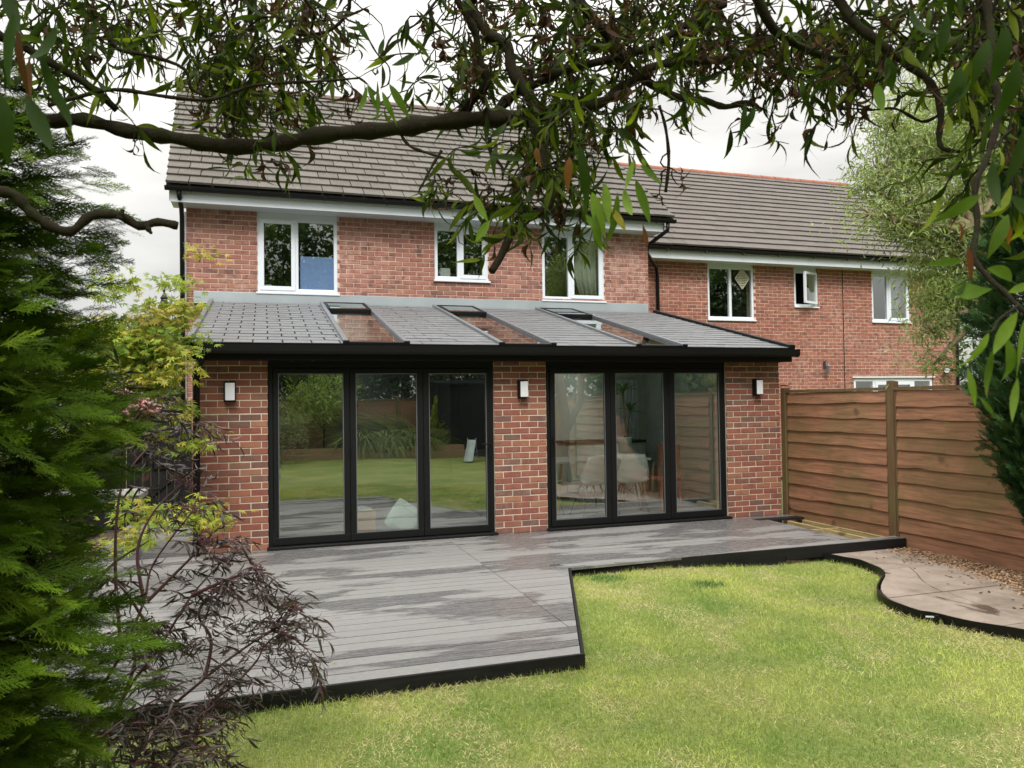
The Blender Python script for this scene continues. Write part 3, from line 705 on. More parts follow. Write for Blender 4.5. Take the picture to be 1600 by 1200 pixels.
# folding doors
def folding(x0, x1, glass_x, handle_x):
    d = MB(); d.box(x0, x0+.05, .03, .10, .0, 2.054).box(x1-.05, x1, .03, .10, .0, 2.054).box(x0+.05, x1-.05, .03, .10, 2.0, 2.054).box(x0+.05, x1-.05, .03, .10, .0, .035)
    fr = d.build('door_frame', MAT['black_al'], ext, bevel=.003)
    MB().box(x0-.02, x1+.02, -.07, .028, -.001, .03).build('threshold', MAT['black_al'], ext, bevel=.006)
    mids = [x0+.052]+[(glass_x[i][1]+glass_x[i+1][0])/2 for i in range(2)]+[x1-.052]
    for i, (a, b) in enumerate(glass_x):
        l, r = mids[i]+.002, mids[i+1]-.002; z0, z1 = .038, 1.997
        m = MB().box(l, r, .015, .075, 1.94, z1).box(l, r, .015, .075, z0, .12).box(l, a, .015, .075, .12, 1.94).box(b, r, .015, .075, .12, 1.94)
        leaf = m.build('door_leaf', MAT['black_al'], ext, bevel=.004)
        MB().box(a, b, .042, .05, .12, 1.94).build('pane', MAT['glass'], leaf)
        bd = MB(); t_ = .010
        bd.box(a, b, .026, .032, .12, .12+t_).box(a, b, .026, .032, 1.94-t_, 1.94).box(a, a+t_, .026, .032, .12+t_, 1.94-t_).box(b-t_, b, .026, .032, .12+t_, 1.94-t_); bd.build('glazing_bead', MAT['alu_grey'], leaf)
        for z in (.35, 1.05, 1.75):
            if i: MB().tube([(l-.002, .008, z-.045), (l-.002, .008, z+.045)], .008, 8).build('hinge', MAT['black_pl'], leaf)
    h = MB().box(handle_x-.014, handle_x+.014, .002, .014, .92, 1.14); s = 1 if handle_x < 3 else -1
    h.tube([(handle_x, .0, 1.09), (handle_x, -.04, 1.09), (handle_x-s*.02, -.05, 1.09), (handle_x-s*.11, -.05, 1.09)], .009, 8); h.build('door_handle', MAT['black_pl'], leaf if handle_x < 3 else fr)
folding(.04, 2.635, [(.145, .86), (.995, 1.705), (1.845, 2.55)], 2.585)
folding(3.315, 5.875, [(3.43, 4.115), (4.26, 4.95), (5.11, 5.785)], 3.395)
# downpipe
MB().tube([(-.62, -.25, 2.14), (-.62, -.25, 2.09), (-.645, -.17, 2.04), (-.69, -.07, 1.98), (-.69, -.06, 1.93), (-.69, -.06, -.14)], .036, 12).build('downpipe', MAT['black_pl'], ext, smooth=True)
MB().tube([(-.69, -.06, 1.99), (-.69, -.06, 1.90)], .044, 12).build('pipe_collar', MAT['black_pl'], ext); MB().tube([(-.69, -.06, .9), (-.69, -.06, .86)], .043, 12).build('pipe_collar', MAT['black_pl'], ext)
# room inside
MB().box(-.45, 6.47, .1, 3.46, -.03, -.002).build('floor', MAT['floor'], ext)
MB().box(-.449, 6.469, 3.38, 3.47, .0, 3.02).build('back_wall', MAT['plaster'], ext)
MB().box(-.448, -.43, .1, 3.37, 0, 2.2).build('side_lining', MAT['plaster'], ext); MB().box(6.45, 6.468, .1, 3.37, 0, 2.2).build('side_lining', MAT['plaster'], ext)
MB().box(2.9, 3.02, .285, 3.37, 0, 2.3).build('partition', MAT['plaster'], ext)
MB().box(-.425, 2.895, 3.35, 3.375, 0, 2.6).build('shade_lining', MAT['wall_shade'], ext); MB().box(2.885, 2.897, .3, 3.34, 0, 2.3).build('partition_lining', MAT['wall_shade'], ext); MB().box(-.425, -.41, .3, 3.34, 0, 2.2).build('side_lining', MAT['wall_shade'], ext)  # linings darkened so the left room's shade sits in their colour

# three wall lights
def wall_light(x, label):
    t_ = empty('wall_light', (x, 0, 1.64)); tag(t_, label, 'wall light', 'slim box lights on the extension piers')
    MB().box(-.06, .06, -.012, 0, -.01, .215).box(-.06, -.046, -.09, -.0125, 0, .205).build('housing', MAT['black_al'], t_, bevel=.002)
    MB().box(-.045, .06, -.09, -.0125, 0, .007).box(-.045, .06, -.09, -.0125, .198, .205).build('end_plate', MAT['black_al'], t_)
    MB().box(-.045, .052, -.088, -.013, .0075, .1975).build('diffuser', MAT['diffuser'], t_, bevel=.004)
wall_light(-.355, 'black box wall light with white diffuser on the left pier beside the downpipe')
wall_light(2.995, 'black box wall light with white diffuser on the middle pier between the doors')
wall_light(6.345, 'black box wall light with white diffuser on the right pier near the timber fence')

# ================================================================== HOUSE
house = empty('house', (0, 0, 0)); tag(house, 'two-storey red brick house with grey tiled roof behind the extension', 'house')
W1, W2, W3 = (-.09, 1.12, 3.335, 4.60), (2.69, 3.61, 3.625, 4.60), (4.58, 5.75, 3.345, 4.60)
HY = 3.5
wl = brick_wall('wall', house, -1.1, 6.62, -.15, 4.575, HY, [W1, W2, W3], .28, MAT['brick_house'], MAT['mortar_buff'], 300, vis=lambda u, v: v > 3.3, seed=21)
MB().box(-1.1, -.82, HY+.281, 11.3, -.15, 4.8).box(6.34, 6.62, HY+.281, 11.3, -.15, 4.8).box(-1.1, 6.62, 11.3, 11.55, -.15, 4.8).build('gable_wall', MAT['brick_house'], house)
MB().xprism([(3.6, 4.81), (11.3, 4.81), (7.42, 7.55)], -1.09, -.85).xprism([(3.6, 4.81), (11.3, 4.81), (7.42, 7.55)], 6.36, 6.61).build('gable_top', MAT['brick_house'], house)
window(house, W1[0], W1[1], W1[2], 4.578, HY+.02, [.49], {0}, MAT['glass_w'], header=.07)
window(house, W2[0], W2[1], W2[2], 4.578, HY+.02, [3.11], {1}, MAT['glass_w'], header=.07)
window(house, W3[0], W3[1], W3[2], 4.578, HY+.02, [5.10], {1}, MAT['glass_w'], header=.07)
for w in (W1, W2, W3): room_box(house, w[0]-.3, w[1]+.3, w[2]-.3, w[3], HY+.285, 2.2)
MB().box(.55, 1.07, HY+.092, HY+.097, 3.395, 3.93).build('window_blind', MAT['blue_in'], house)
curtain(5.42, 5.70, 3.38, 4.5, HY+.2, 'pale curtain gathered at the right side of the upper right bedroom window', -.18)
tag(MB().box(2.83, 3.0, HY+.2, HY+.33, 3.63, 3.86).build('box', MAT['white_pl'], bevel=.01), 'small pale box on the sill inside the middle bedroom window', 'box')
tag(MB().box(.0, .12, HY+.12, HY+.16, 3.44, 3.47).build('sign_plate', MAT['upvc'], bevel=.004), 'small white strip sticker low in the upper left window', 'sticker')
tiled_roof('roof', house, -1.33, 6.93, -1.58, 6.93, 3.10, 4.80, 7.42, 7.95, .315, .29, MAT['tile_house'], 300, tilt=.105, seed=9, thick=.034, taper=.002, vis=lambda x, y: True)
MB().prism([(-1.3, 7.45), (6.9, 7.45), (6.9, 11.8), (-1.3, 11.8)], 0, .05)  # (unused footprint)
m = MB(); m.v = [(-1.33, 11.75, 4.75), (6.93, 11.75, 4.75), (6.93, 7.43, 7.94), (-1.58, 7.43, 7.94)]; m.f = [(0, 3, 2, 1)]
o = m.build('rear_roof', MAT['tile_house'], house); o.modifiers.new('thick', 'SOLIDIFY').thickness = .05
ridge(house, -1.6, 6.95, 7.42, 7.95, MAT['ridge_grey'], .45, .11)
MB().box(-1.28, 6.76, 3.185, 3.205, 4.575, 4.755).build('fascia', MAT['fascia_w'], house); MB().box(-1.28, 6.76, 3.206, 3.58, 4.577, 4.59).build('soffit', MAT['fascia_w'], house)
m = MB()
for x, xr in ((-1.30, -1.55), (6.78, 6.78)):
    n = len(m.v); q = [(3.19, 4.575), (3.19, 4.76), (7.42, 7.90), (7.42, 7.72)]
    for dx in (0, .018): m.v += [(x+dx+(xr-x)*(a-3.19)/4.23, a, b) for a, b in q]
    m.f += [(n, n+1, n+2, n+3), (n+7, n+6, n+5, n+4), (n, n+4, n+5, n+1), (n+1, n+5, n+6, n+2), (n+2, n+6, n+7, n+3), (n+3, n+7, n+4, n)]
m.build('barge_board', MAT['fascia_w'], house)
arc_gutter(-1.35, 6.97, 3.115, 4.775, .058, MAT['black_pl'], house)
for i in range(9): MB().tube([(-1.0+i*.95, 3.19, 4.74), (-1.0+i*.95, 3.12, 4.705), (-1.0+i*.95, 3.05, 4.75)], .006, 6).build('gutter_bracket', MAT['black_pl'], house)
MB().tube([(-1.16, 3.13, 4.73), (-1.16, 3.14, 4.66), (-1.15, 3.36, 4.52), (-1.15, 3.42, 4.42), (-1.14, 3.43, -.1)], .034, 10).build('downpipe', MAT['black_pl'], house, smooth=True)
P = [at(1036, 352, 14.1), at(1033, 366, 14.2), at(1014, 384, 14.6), at(1013, 398, 14.8), at(1029, 413, 16.0), at(1030.5, 430, 16.1), at(1031, 520, 16.1)]
P[0] = np.array([6.83, 3.13, 4.72]); P[1] = np.array([6.83, 3.14, 4.60]); P[2] = np.array([6.69, 3.6, 4.42]); P[3] = np.array([6.70, 3.7, 4.3]); P[4] = np.array([7.75, 5.25, 4.33]); P[5] = np.array([7.80, 5.3, 4.1]); P[6] = np.array([7.80, 5.3, -.1])
MB().tube(P, .036, 10).build('downpipe', MAT['black_pl'], house, smooth=True)
MB().tube([(-1.11, 3.47, 4.5), (-1.11, 3.47, 1.0)], .012, 6).build('cable_conduit', MAT['upvc'], house)

# ================================================================== NEIGHBOURING HOUSE
nb = empty('neighbouring_house', (6.64, 5.36, 0)); tag(nb, 'neighbouring red brick house with brown tiled roof and terracotta ridge beyond the fence', 'house')
nb.location = (0, 0, 0); NY = 5.36
A1, A2, A3, A4 = (9.03, 10.19, 3.30, 4.55), (11.24, 11.86, 3.63, 4.55), (13.38, 14.48, 3.33, 4.55), (12.81, 15.11, -.15, 2.03)
brick_wall('wall', nb, 6.63, 15.87, -.15, 4.50, NY, [A1, A2, A3, A4], .28, MAT['brick_nb'], MAT['mortar_buff'], 300, vis=lambda u, v: u > 7.6 and v > 1.7 and not (u < 11.3 and v < 2.3), seed=31)
MB().box(15.6, 15.869, NY+.281, 12.8, -.15, 4.7).build('gable_wall', MAT['brick_nb'], nb); MB().xprism([(5.5, 4.71), (12.7, 4.71), (9, 7.3)], 15.6, 15.86).build('gable_top', MAT['brick_nb'], nb)
window(nb, *A1, NY+.03, [9.62], {0}, MAT['glass_w'], header=.09) if False else window(nb, A1[0], A1[1], A1[2], 4.50, NY+.02, [9.60], set(), MAT['glass_w'], header=.05)
window(nb, A2[0], A2[1], A2[2], 4.50, NY+.02, [], {0}, MAT['glass_w'], header=.06, open_sash=0)
window(nb, A3[0], A3[1], A3[2], 4.50, NY+.02, [13.86], {1}, MAT['glass_w'], header=.05)
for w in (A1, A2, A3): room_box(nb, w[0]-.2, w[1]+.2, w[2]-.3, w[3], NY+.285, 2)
pm = MB(); ax0, ax1 = A4[0], A4[1]
pm.box(ax0, ax1, NY+.02, NY+.09, 1.95, 2.03)
for x in (ax0, ax0+.55, ax0+1.13, ax0+1.7, ax1-.07): pm.box(x, x+.07, NY+.02, NY+.09, -.12, 1.949)
pd = pm.build('patio_door', MAT['upvc'], nb, bevel=.004)
for x, wd in ((ax0+.07, .48), (ax0+.62, .51), (ax0+1.2, .5), (ax0+1.77, .46)):
    dz = 0 if x in (ax0+.07,) or wd == .46 else .07
    if dz: MB().box(x, x+wd, NY+.01, NY+.06, 1.87, 1.948).box(x, x+.07, NY+.01, NY+.06, 0, 1.869).box(x+wd-.07, x+wd, NY+.01, NY+.06, 0, 1.869).build('door_leaf', MAT['upvc'], pd)
    MB().box(x+dz, x+wd-dz, NY+.04, NY+.046, -.1, 1.949-dz-.001).build('pane', MAT['glass_w'], pd)
MB().box(ax0-.05, ax1+.05, NY-.03, NY+.02, 2.032, 2.06).build('door_canopy_trim', MAT['upvc'], nb)
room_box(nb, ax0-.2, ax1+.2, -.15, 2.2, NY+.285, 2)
curtain(14.12, 14.40, 3.38, 4.42, NY+.2, 'pale curtain behind the right light of the neighbour window under the willow', 0)
# lace hanging in the neighbour window
cx, cz, hw = 9.90, 4.20, .175; lm = MB()
def bar(a, b, w=.012):
    d = Vector((b[0]-a[0], 0, b[1]-a[1])); n_ = Vector((-d.z, 0, d.x)).normalized()*w; k = len(lm.v)
    for yv in (0, .004):
        for p, s in ((a, 1), (b, 1), (b, -1), (a, -1)): lm.v.append((cx+p[0]+n_.x*s, NY+.013-yv, cz+p[1]+n_.z*s))
    lm.f += [(k,k+1,k+2,k+3), (k+7,k+6,k+5,k+4), (k,k+4,k+5,k+1), (k+1,k+5,k+6,k+2), (k+2,k+6,k+7,k+3), (k+3,k+7,k+4,k)]
for i in range(-3, 4):
    q = i/3*hw/2*2
    a = ((i/3-1)*hw/2, (i/3+1)*hw/2*1.25); b = ((i/3+1)*hw/2, (i/3-1)*hw/2*1.25); bar(a, b, .011)
    bar((-(i/3-1)*hw/2, (i/3+1)*hw/2*1.25), (-(i/3+1)*hw/2, (i/3-1)*hw/2*1.25), .011)
tag(lm.build('lace_hanging', MAT['white_deco']), 'cream openwork lace diamond hanging in the neighbour upstairs window', 'decoration')
tiled_roof('roof', nb, 6.62, 16.02, 6.62, 16.02, 4.97, 4.74, 9.0, 7.66, .335, .30, MAT['tile_nb'], 300, tilt=.11, seed=12, thick=.036, vis=lambda x, y: x > 985)
m = MB(); m.v = [(6.62, 13.0, 4.75), (16.02, 13.0, 4.75), (16.02, 9.01, 7.65), (6.62, 9.01, 7.65)]; m.f = [(0, 3, 2, 1)]
o = m.build('rear_roof', MAT['tile_nb'], nb); o.modifiers.new('thick', 'SOLIDIFY').thickness = .05
ridge(nb, 6.62, 16.05, 9.0, 7.64, MAT['ridge_red'], .42, .11)
MB().box(6.64, 16.0, 5.04, 5.06, 4.495, 4.69).build('fascia', MAT['fascia_w'], nb); MB().box(6.64, 16.0, 5.061, 5.42, 4.501, 4.515).build('soffit', MAT['fascia_w'], nb)
arc_gutter(6.64, 16.04, 4.98, 4.71, .055, MAT['black_pl'], nb)
for i in range(10): MB().tube([(7.9+i*.9, 5.05, 4.68), (7.87+i*.9, 4.99, 4.64), (7.85+i*.9, 4.93, 4.66)], .011, 6).build('gutter_bracket', MAT['black_pl'], nb)
MB().box(12.545, 12.565, NY-.004, NY+.004, -.1, 4.49).build('movement_joint', MAT['black_wood'], nb)
MB().tube([(15.78, 4.98, 4.66), (15.80, 5.27, 4.45), (15.80, 5.29, -.1)], .036, 10).build('downpipe', MAT['black_pl'], nb)
cl = empty('coach_light', (12.0, NY, 2.26)); tag(cl, 'small brass and glass coach lantern on the neighbour wall above the fence', 'wall lantern')
MB().tube([(0, 0, .12), (0, -.07, .17), (0, -.12, .12)], .008, 6).box(-.035, .035, -.012, 0, -.02, .14).build('bracket', MAT['chrome'], cl)
MB().lathe([(.03, -.14), (.035, -.12), (.045, .02), (.06, .03), (.015, .08), (.008, .11)], (0, -.12, 0), 6).build('lantern', MAT['alu_grey'], cl); MB().lathe([(.033, -.115), (.043, .015)], (0, -.12, 0), 6).build('lantern_glass', MAT['diffuser'], cl, loc=(0, -.001, 0), )
fl = empty('floodlight', (15.50, NY, 2.20)); tag(fl, 'black and white security lamp high on the neighbour wall corner', 'security light')
MB().tube([(0, 0, 0), (0, -.1, .0)], .05, 12).tube([(0, -.08, 0), (.16, -.16, .01)], .028, 10).build('arm', MAT['black_pl'], fl); MB().tube([(-.02, -.10, 0), (-.13, -.17, -.01)], [.065, .075], 14).build('lamp_head', MAT['black_pl'], fl); MB().tube([(-.131, -.171, -.01), (-.145, -.18, -.012)], [.062, .055], 14).build('lens', MAT['diffuser'], fl)

# ================================================================== FENCE
def fence_line(origin, length_posts, label, rz, mat, seed=2, mossy=0):
    """fence running along local -Y from origin, garden side faces local -X"""
    fe = empty('fence', origin, rz); tag(fe, label, 'fence'); rd = random.Random(seed)
    for i, y in enumerate(length_posts):
        MB().box(-.03, .06, y-.045, y+.045, -.2, 1.755 if i else 1.73).yprism([(-.03, 1.755), (.06, 1.755), (.06, 1.765), (-.03, 1.775)], y-.045, y+.045).build('post', MAT['post'], fe, bevel=.004)
    for y0, y1 in zip(length_posts, length_posts[1:]):
        a, b = y0-.047, y1+.047
        fr = MB().box(-.012, .03, b, b+.03, -.05, 1.66).box(-.012, .03, a-.03, a, -.05, 1.66).box(-.02, .04, b, a, 1.662, 1.70)
        pan = fr.build('fence_panel', MAT['post'], fe)
        z = -.11; L_ = a-b-.062; k = 0
        while z < 1.62:
            h = rd.uniform(.15, .2); zt = min(z+h+.035, 1.66); n = 22; mb = MB(); ph = rd.uniform(0, 9); amp = rd.uniform(.002, .007)
            knot = rd.uniform(.1, .9); kd = rd.choice([-1, 1])*rd.uniform(.006, .02)
            for j in range(n+1):
                u = j/n; yy = b+.031+u*L_; w = amp*math.sin(u*rd.uniform(5, 6)+ph)+amp*.6*math.sin(u*13+ph*2)+kd*math.exp(-((u-knot)*22)**2)+.014*(u-.5)*math.sin(ph*3)
                zl = z+w if k else z; top = zt-.004*math.sin(u*7+ph)
                mb.v += [(-.022, yy, zl), (-.006, yy, zl+.003), (.012, yy, top), (.001, yy, top)]
            for j in range(n):
                q = j*4; mb.f += [(q, q+3, q+7, q+4), (q+1, q, q+4, q+5), (q+2, q+1, q+5, q+6), (q+3, q+2, q+6, q+7)]
            mb.f += [(0, 1, 2, 3), (n*4+3, n*4+2, n*4+1, n*4)]
            mb.build('plank', mat, pan, smooth=False, loc=(rd.uniform(-.002, .002), 0, 0)); z += h; k += 1
    return fe
fence_line((6.87, 0, 0), [.09, -1.82, -3.72, -5.62, -7.52, -9.42, -11.32, -13.2, -15.1], 'brown overlapping board timber fence along the right side of the garden', 0, MAT['fence'])

# ================================================================== GATE, GARDEN TABLE, LAMP POST
gt = empty('garden_gate', (-1.82, 2.9, 0)); tag(gt, 'black painted timber gate with diagonal braces left of the extension', 'gate')
for i in range(8): MB().box(.0+i*.1025, .0985+i*.1025, .0, .018, -.1, 1.6).build('plank', MAT['black_wood'], gt)
MB().box(-.7, -.01, .0, .02, -.1, 1.62).build('side_panel', MAT['black_wood'], gt)
for xa, za, zb in ((-.7, 1.50, 1.60), (0, .72, .80), (0, .05, .15)): MB().box(xa, .82, -.03, -.002, za, zb).build('ledge', MAT['black_wood'], gt)
for za, zb in ((.80, 1.50), (.15, .72)): MB().yprism([(0, za), (.1, za), (.78, zb), (.68, zb)], -.028, -.003).build('brace', MAT['black_wood'], gt)
MB().box(-.72, .86, -.05, .05, 1.622, 1.66).box(.74, .84, -.045, -.031, -.1, 1.6).build('capping', MAT['black_wood'], gt)
tb = empty('garden_table', (-1.75, .3, 0)); tag(tb, 'low grey garden table with bent metal legs beside the extension corner', 'garden table')
MB().box(-.5, .5, -.35, .35, .60, .66).build('tabletop', MAT['alu_grey'], tb, bevel=.015); MB().box(-.515, .515, -.365, .365, .664, .675).build('top_edge', MAT['concrete'], tb)
for sx in (-1, 1):
    for sy in (-1, 1): MB().tube([(sx*.42, sy*.28, .6), (sx*.50, sy*.33, .4), (sx*.52, sy*.34, -.14)], .014, 8).build('leg', MAT['alu_grey'], tb, smooth=True)
lp = empty('lamp_post', (-3.28, 20, -.2)); tag(lp, 'tall dark Victorian style lamp post rising behind the yellow maple', 'street lamp')
MB().lathe([(.12, 0), (.12, .5), (.07, .6), (.055, 1.2), (.045, 4.7), (.08, 4.75), (.05, 4.85)], (0, 0, 0), 12).build('pole', MAT['black_pl'], lp)
MB().tube([(-.5, 0, 3.25), (.5, 0, 3.25)], .022, 8).tube([(0, 0, 3.15), (0, 0, 3.35)], .07, 10).build('ladder_bar', MAT['black_pl'], lp)
MB().lathe([(.09, 4.86), (.17, 5.15), (.16, 5.17)], (0, 0, 0), 8).build('lantern_glass', MAT['diffuser'], lp); MB().lathe([(.24, 5.18), (.22, 5.22), (.12, 5.42), (.10, 5.5), (.13, 5.56), (.06, 5.66), (.02, 5.75), (.05, 5.8), (.01, 5.95)], (0, 0, 0), 10).build('lantern_cap', MAT['black_pl'], lp)

# ================================================================== THINGS INSIDE THE EXTENSION
def shell_chair(x, y, rz, label):
    c = empty('shell_chair', (x, y, 0), rz); tag(c, label, 'chair', 'white shell chairs at the dining table')
    mb = MB(); nu, nv = 12, 16
    for j in range(nv+1):
        v = j/nv
        if v < .5: t_ = v/.5; yy = -.20+.36*t_; z = .44-.02*math.sin(t_*math.pi); w = .20+.035*math.sin(t_*math.pi)
        else: t_ = (v-.5)/.5; a = t_*1.0; yy = .16+.075*math.sin(a*1.5)+.05*t_; z = .44+.40*t_**1.25; w = .235-.085*t_**2.6
        for i in range(nu+1):
            u = i/nu*2-1; lift = .055*abs(u)**3*(1-.4*v); fwd = -.06*abs(u)**2.2*(v > .5)*(1-.2*v)
            mb.v.append((u*w, yy+fwd, z+lift*(v < .75)))
    for j in range(nv):
        for i in range(nu): a = j*(nu+1)+i; mb.f.append((a, a+1, a+nu+2, a+nu+1))
    o = mb.build('seat_shell', MAT['white_pl'], c, smooth=True); s = o.modifiers.new('t', 'SOLIDIFY'); s.thickness = .008
    for sx in (-1, 1):
        for sy in (-1, 1): MB().tube([(sx*.10, sy*.09, .425), (sx*.22, sy*.20, 0)], [.013, .009], 8).build('leg', MAT['chrome'], c)
    MB().tube([(-.10, -.09, .41), (.14, .13, .17)], .004, 6).tube([(.10, -.09, .41), (-.14, .13, .17)], .004, 6).build('cross_brace', MAT['chrome'], c)
    return c
shell_chair(4.30, .95, R(185), 'white shell chair nearest the glass, left of the middle door stile')
shell_chair(4.92, .98, R(170), 'white shell chair nearest the glass, in the middle pane of the right doors')
shell_chair(3.75, 1.35, R(100), 'white shell chair at the left end of the dining table, partly behind the conifer reflection')
dt = empty('dining_table', (4.6, 1.55, 0)); tag(dt, 'dining table with pale top behind the shell chairs inside the right doors', 'table')
MB().box(-.75, .75, -.42, .42, .715, .745).build('tabletop', MAT['white_pl'], dt, bevel=.006)
for sx in (-1, 1):
    for sy in (-1, 1): MB().tube([(sx*.62, sy*.33, .714), (sx*.70, sy*.38, 0)], [.022, .014], 8).build('leg', MAT['wood_pale'], dt)
wc = empty('wooden_chair', (5.50, 1.15, 0), R(-70)); tag(wc, 'red-brown wooden chair turned sideways at the right end of the dining table', 'chair')
MB().box(-.21, .21, -.21, .21, .43, .46).build('seat', MAT['wood_red'], wc, bevel=.006)
MB().box(-.20, .20, .19, .215, .66, .93).build('backrest', MAT['wood_red'], wc, bevel=.006)
for sx in (-1, 1): MB().tube([(sx*.18, -.18, .43), (sx*.19, -.20, 0)], .018, 8).build('leg', MAT['wood_red'], wc); MB().tube([(sx*.18, .2, .93), (sx*.18, .19, .43), (sx*.19, .22, 0)], .018, 8).build('leg', MAT['wood_red'], wc)
sb = empty('sideboard', (5.3, 3.05, 0)); tag(sb, 'pale kitchen unit with dark worktop against the back wall', 'sideboard')
MB().box(-1.1, .8, -.28, .30, .08, .88).build('cabinet', MAT['plaster'], sb); MB().box(-1.12, .82, -.31, .31, .881, .92).build('worktop', MAT['black_al'], sb)
for i in range(4): MB().box(-1.08+i*.47, -.64+i*.47, -.298, -.2801, .1, .86).build('cabinet_door', MAT['plaster'], sb)
pp = empty('potted_plant', (5.50, 2.3, .0)); tag(pp, 'tall leafy houseplant in a pale pot inside the right doors', 'houseplant')
MB().box(-.18, .18, -.18, .18, 0, .74).build('plant_stand', MAT['plaster'], pp, bevel=.01)
MB().lathe([(.09, .745), (.125, .98), (.125, 1.0), (.11, 1.0), (.10, .97)], (0, 0, 0), 20).build('pot', MAT['fabric'], pp, smooth=True)
MB().tube([(0, 0, .95), (.02, .0, 1.3), (-.03, 0, 1.72)], .014, 8).tube([(0.02, 0, .95), (.09, .02, 1.2), (.12, .02, 1.42)], .011, 8).build('stem', MAT['bark_red'], pp)
def strap_leaves(n, c, Lr, wid, col, name, parent, mat, up=.2):
    tv = []; k = 7
    for j in range(k+1):
        t_ = j/k; w = math.sin(min(1, t_*1.15+.06)*math.pi*.95)*.5+.02; z = -.55*t_**2
        tv += [(-w*wid, t_, z), (w*wid, t_, z)]
    tf = [(2*j, 2*j+1, 2*j+3, 2*j+2) for j in range(k)]
    az = rng.uniform(0, 2*np.pi, n); el = rng.uniform(up-.3, up+.9, n); d = np.stack([np.cos(az)*np.cos(el), np.sin(az)*np.cos(el), np.sin(el)], 1)
    ln = rng.uniform(*Lr, n); fr = frames(d, rng.normal(0, .2, n))*ln[:, None, None]
    cc = np.array(col)*rng.uniform(.7, 1.3, (n, 1)); V, F, C = scatter(np.array(tv), np.array(tf), np.array(c)+rng.normal(0, .015, (n, 3)), fr, cc)
    return link(bpy.data.objects.new(name, big_mesh(name, V, F, mat, C, True)), parent)
strap_leaves(34, (-.03, 0, 1.72), (.22, .42), .10, (.11, .19, .07), 'foliage', pp, MAT['leaf'], .5); strap_leaves(26, (.12, .02, 1.42), (.18, .34), .10, (.11, .19, .07), 'foliage', pp, MAT['leaf'], .4)
tr = empty('tall_radiator', (6.0, 3.33, 0)); tag(tr, 'tall pale radiator on the back wall inside the right-hand pane', 'radiator')
for i in range(8): MB().box(-.28+i*.07, -.225+i*.07, -.04, .0, .35, 1.95).build('fin', MAT['upvc'], tr)
bx = empty('cardboard_box', (1.12, .62, 0), R(8)); tag(bx, 'cardboard box standing inside the middle pane of the left doors', 'box')
MB().box(-.14, .14, -.12, .12, .0, .30).build('carton', MAT['tan'], bx, bevel=.004); MB().box(-.15, .10, -.08, .16, .301, .325).build('paper', MAT['upvc'], bx, rot=(0, 0, .2))
cu = empty('floor_cushion', (1.62, .5, .18), 0); tag(cu, 'pale green cushion propped inside the left doors near the cardboard box', 'cushion')
mb = MB(); nn = 10
for s in (1, -1):
    for j in range(nn+1):
        for i in range(nn+1):
            u, v = i/nn*2-1, j/nn*2-1; mb.v.append((u*.2*(1-.08*v*v), s*.07*((1-u**4)*(1-v**4))**.5, v*.2*(1-.08*u*u)))
for s in range(2):
    for j in range(nn):
        for i in range(nn): a = s*(nn+1)**2+j*(nn+1)+i; q = (a, a+1, a+nn+2, a+nn+1); mb.f.append(q if s == 0 else q[::-1])
mb.build('cover', MAT['fabric'], cu, smooth=True, rot=(R(-18), R(38), 0))

# ================================================================== VEGETATION
def leaf_template(k=6, wid=.1, curl=.4, fold=.15, twist=0., power=.9):
    v = []
    for j in range(k+1):
        t_ = j/k; w = wid*max(.03, math.sin(math.pi*min(1., t_**power*.98+.01)))
        a = curl*t_*t_; cx_ = 0; y_ = t_-.35*curl*curl*t_**3; z_ = -a*t_
        tw = twist*t_; cw, sw = math.cos(tw), math.sin(tw)
        v += [(-w*cw, y_, z_+w*fold-w*sw), (0, y_, z_), (w*cw, y_, z_+w*fold+w*sw)]
    f = []
    for j in range(k): a = j*3; f += [(a, a+1, a+4, a+3), (a+1, a+2, a+5, a+4)]
    return np.array(v), np.array(f)
LT = [leaf_template(6, .085, c, .3, tw) for c, tw in ((.2, 0), (.5, .5), (.8, -.6), (-.3, .8), (.4, 1.5), (.7, -1.4))]
DEADT = [leaf_template(6, .10, c, 1.6, tw) for c, tw in ((1.2, 2.5), (1.0, -3.), (.9, 3.6))]
def mkleaf(name, T, P, Mx, col, mat, parent):
    V = np.einsum('ij,kj->ki', Mx, T[0])
    me = big_mesh('leaf', V, T[1], mat, np.tile(col, (len(V), 1)), True)
    o = bpy.data.objects.new('leaf', me); o.location = P; return link(o, parent)
GRN = np.array([(.022, .042, .003), (.034, .060, .005), (.052, .080, .006), (.11, .145, .012), (.014, .028, .003)])

# ---- overhanging contorted willow
wi = empty('contorted_willow', (6.1, -6.3, -.15)); wi.location = (0, 0, 0)
tag(wi, 'contorted willow with dark twisting boughs and narrow leaves hanging across the top', 'willow tree')
MB().tube([(6.1, -6.3, -.3), (6.05, -6.3, .5), (6.15, -6.35, 1.2), (6.0, -6.3, 2.0), (5.9, -6.4, 2.8)], [.17, .13, .12, .11, .10], 12).tube([(6.13, -6.35, .9), (6.4, -6.1, 1.6), (6.35, -5.9, 2.4), (6.5, -5.8, 3.3)], [.09, .08, .07, .05], 10).build('trunk', MAT['bark_red'], wi, smooth=True)
def px_branch(name, pts, d0, d1, r0, r1, sides=8, mat=None, wob=.0, parent=wi):
    P = [at(x, y, d0+(d1-d0)*i/(len(pts)-1)) for i, (x, y) in enumerate(pts)]; P = smooth_line(P, 4)
    n = len(P); rr = [((r0+(r1-r0)*i/(n-1))*(d0+(d1-d0)*i/(n-1))/FPX)*.92*(1+.12*math.sin(i*1.9+r0)+.10*math.sin(i*4.3+r1)+.28*max(0, math.sin(i*.9+r0*3))**14) for i in range(n)]
    return MB().tube(P, rr, sides).build(name, mat or MAT['bark'], parent, smooth=True)
top = np.array([5.9, -6.4, 2.8])
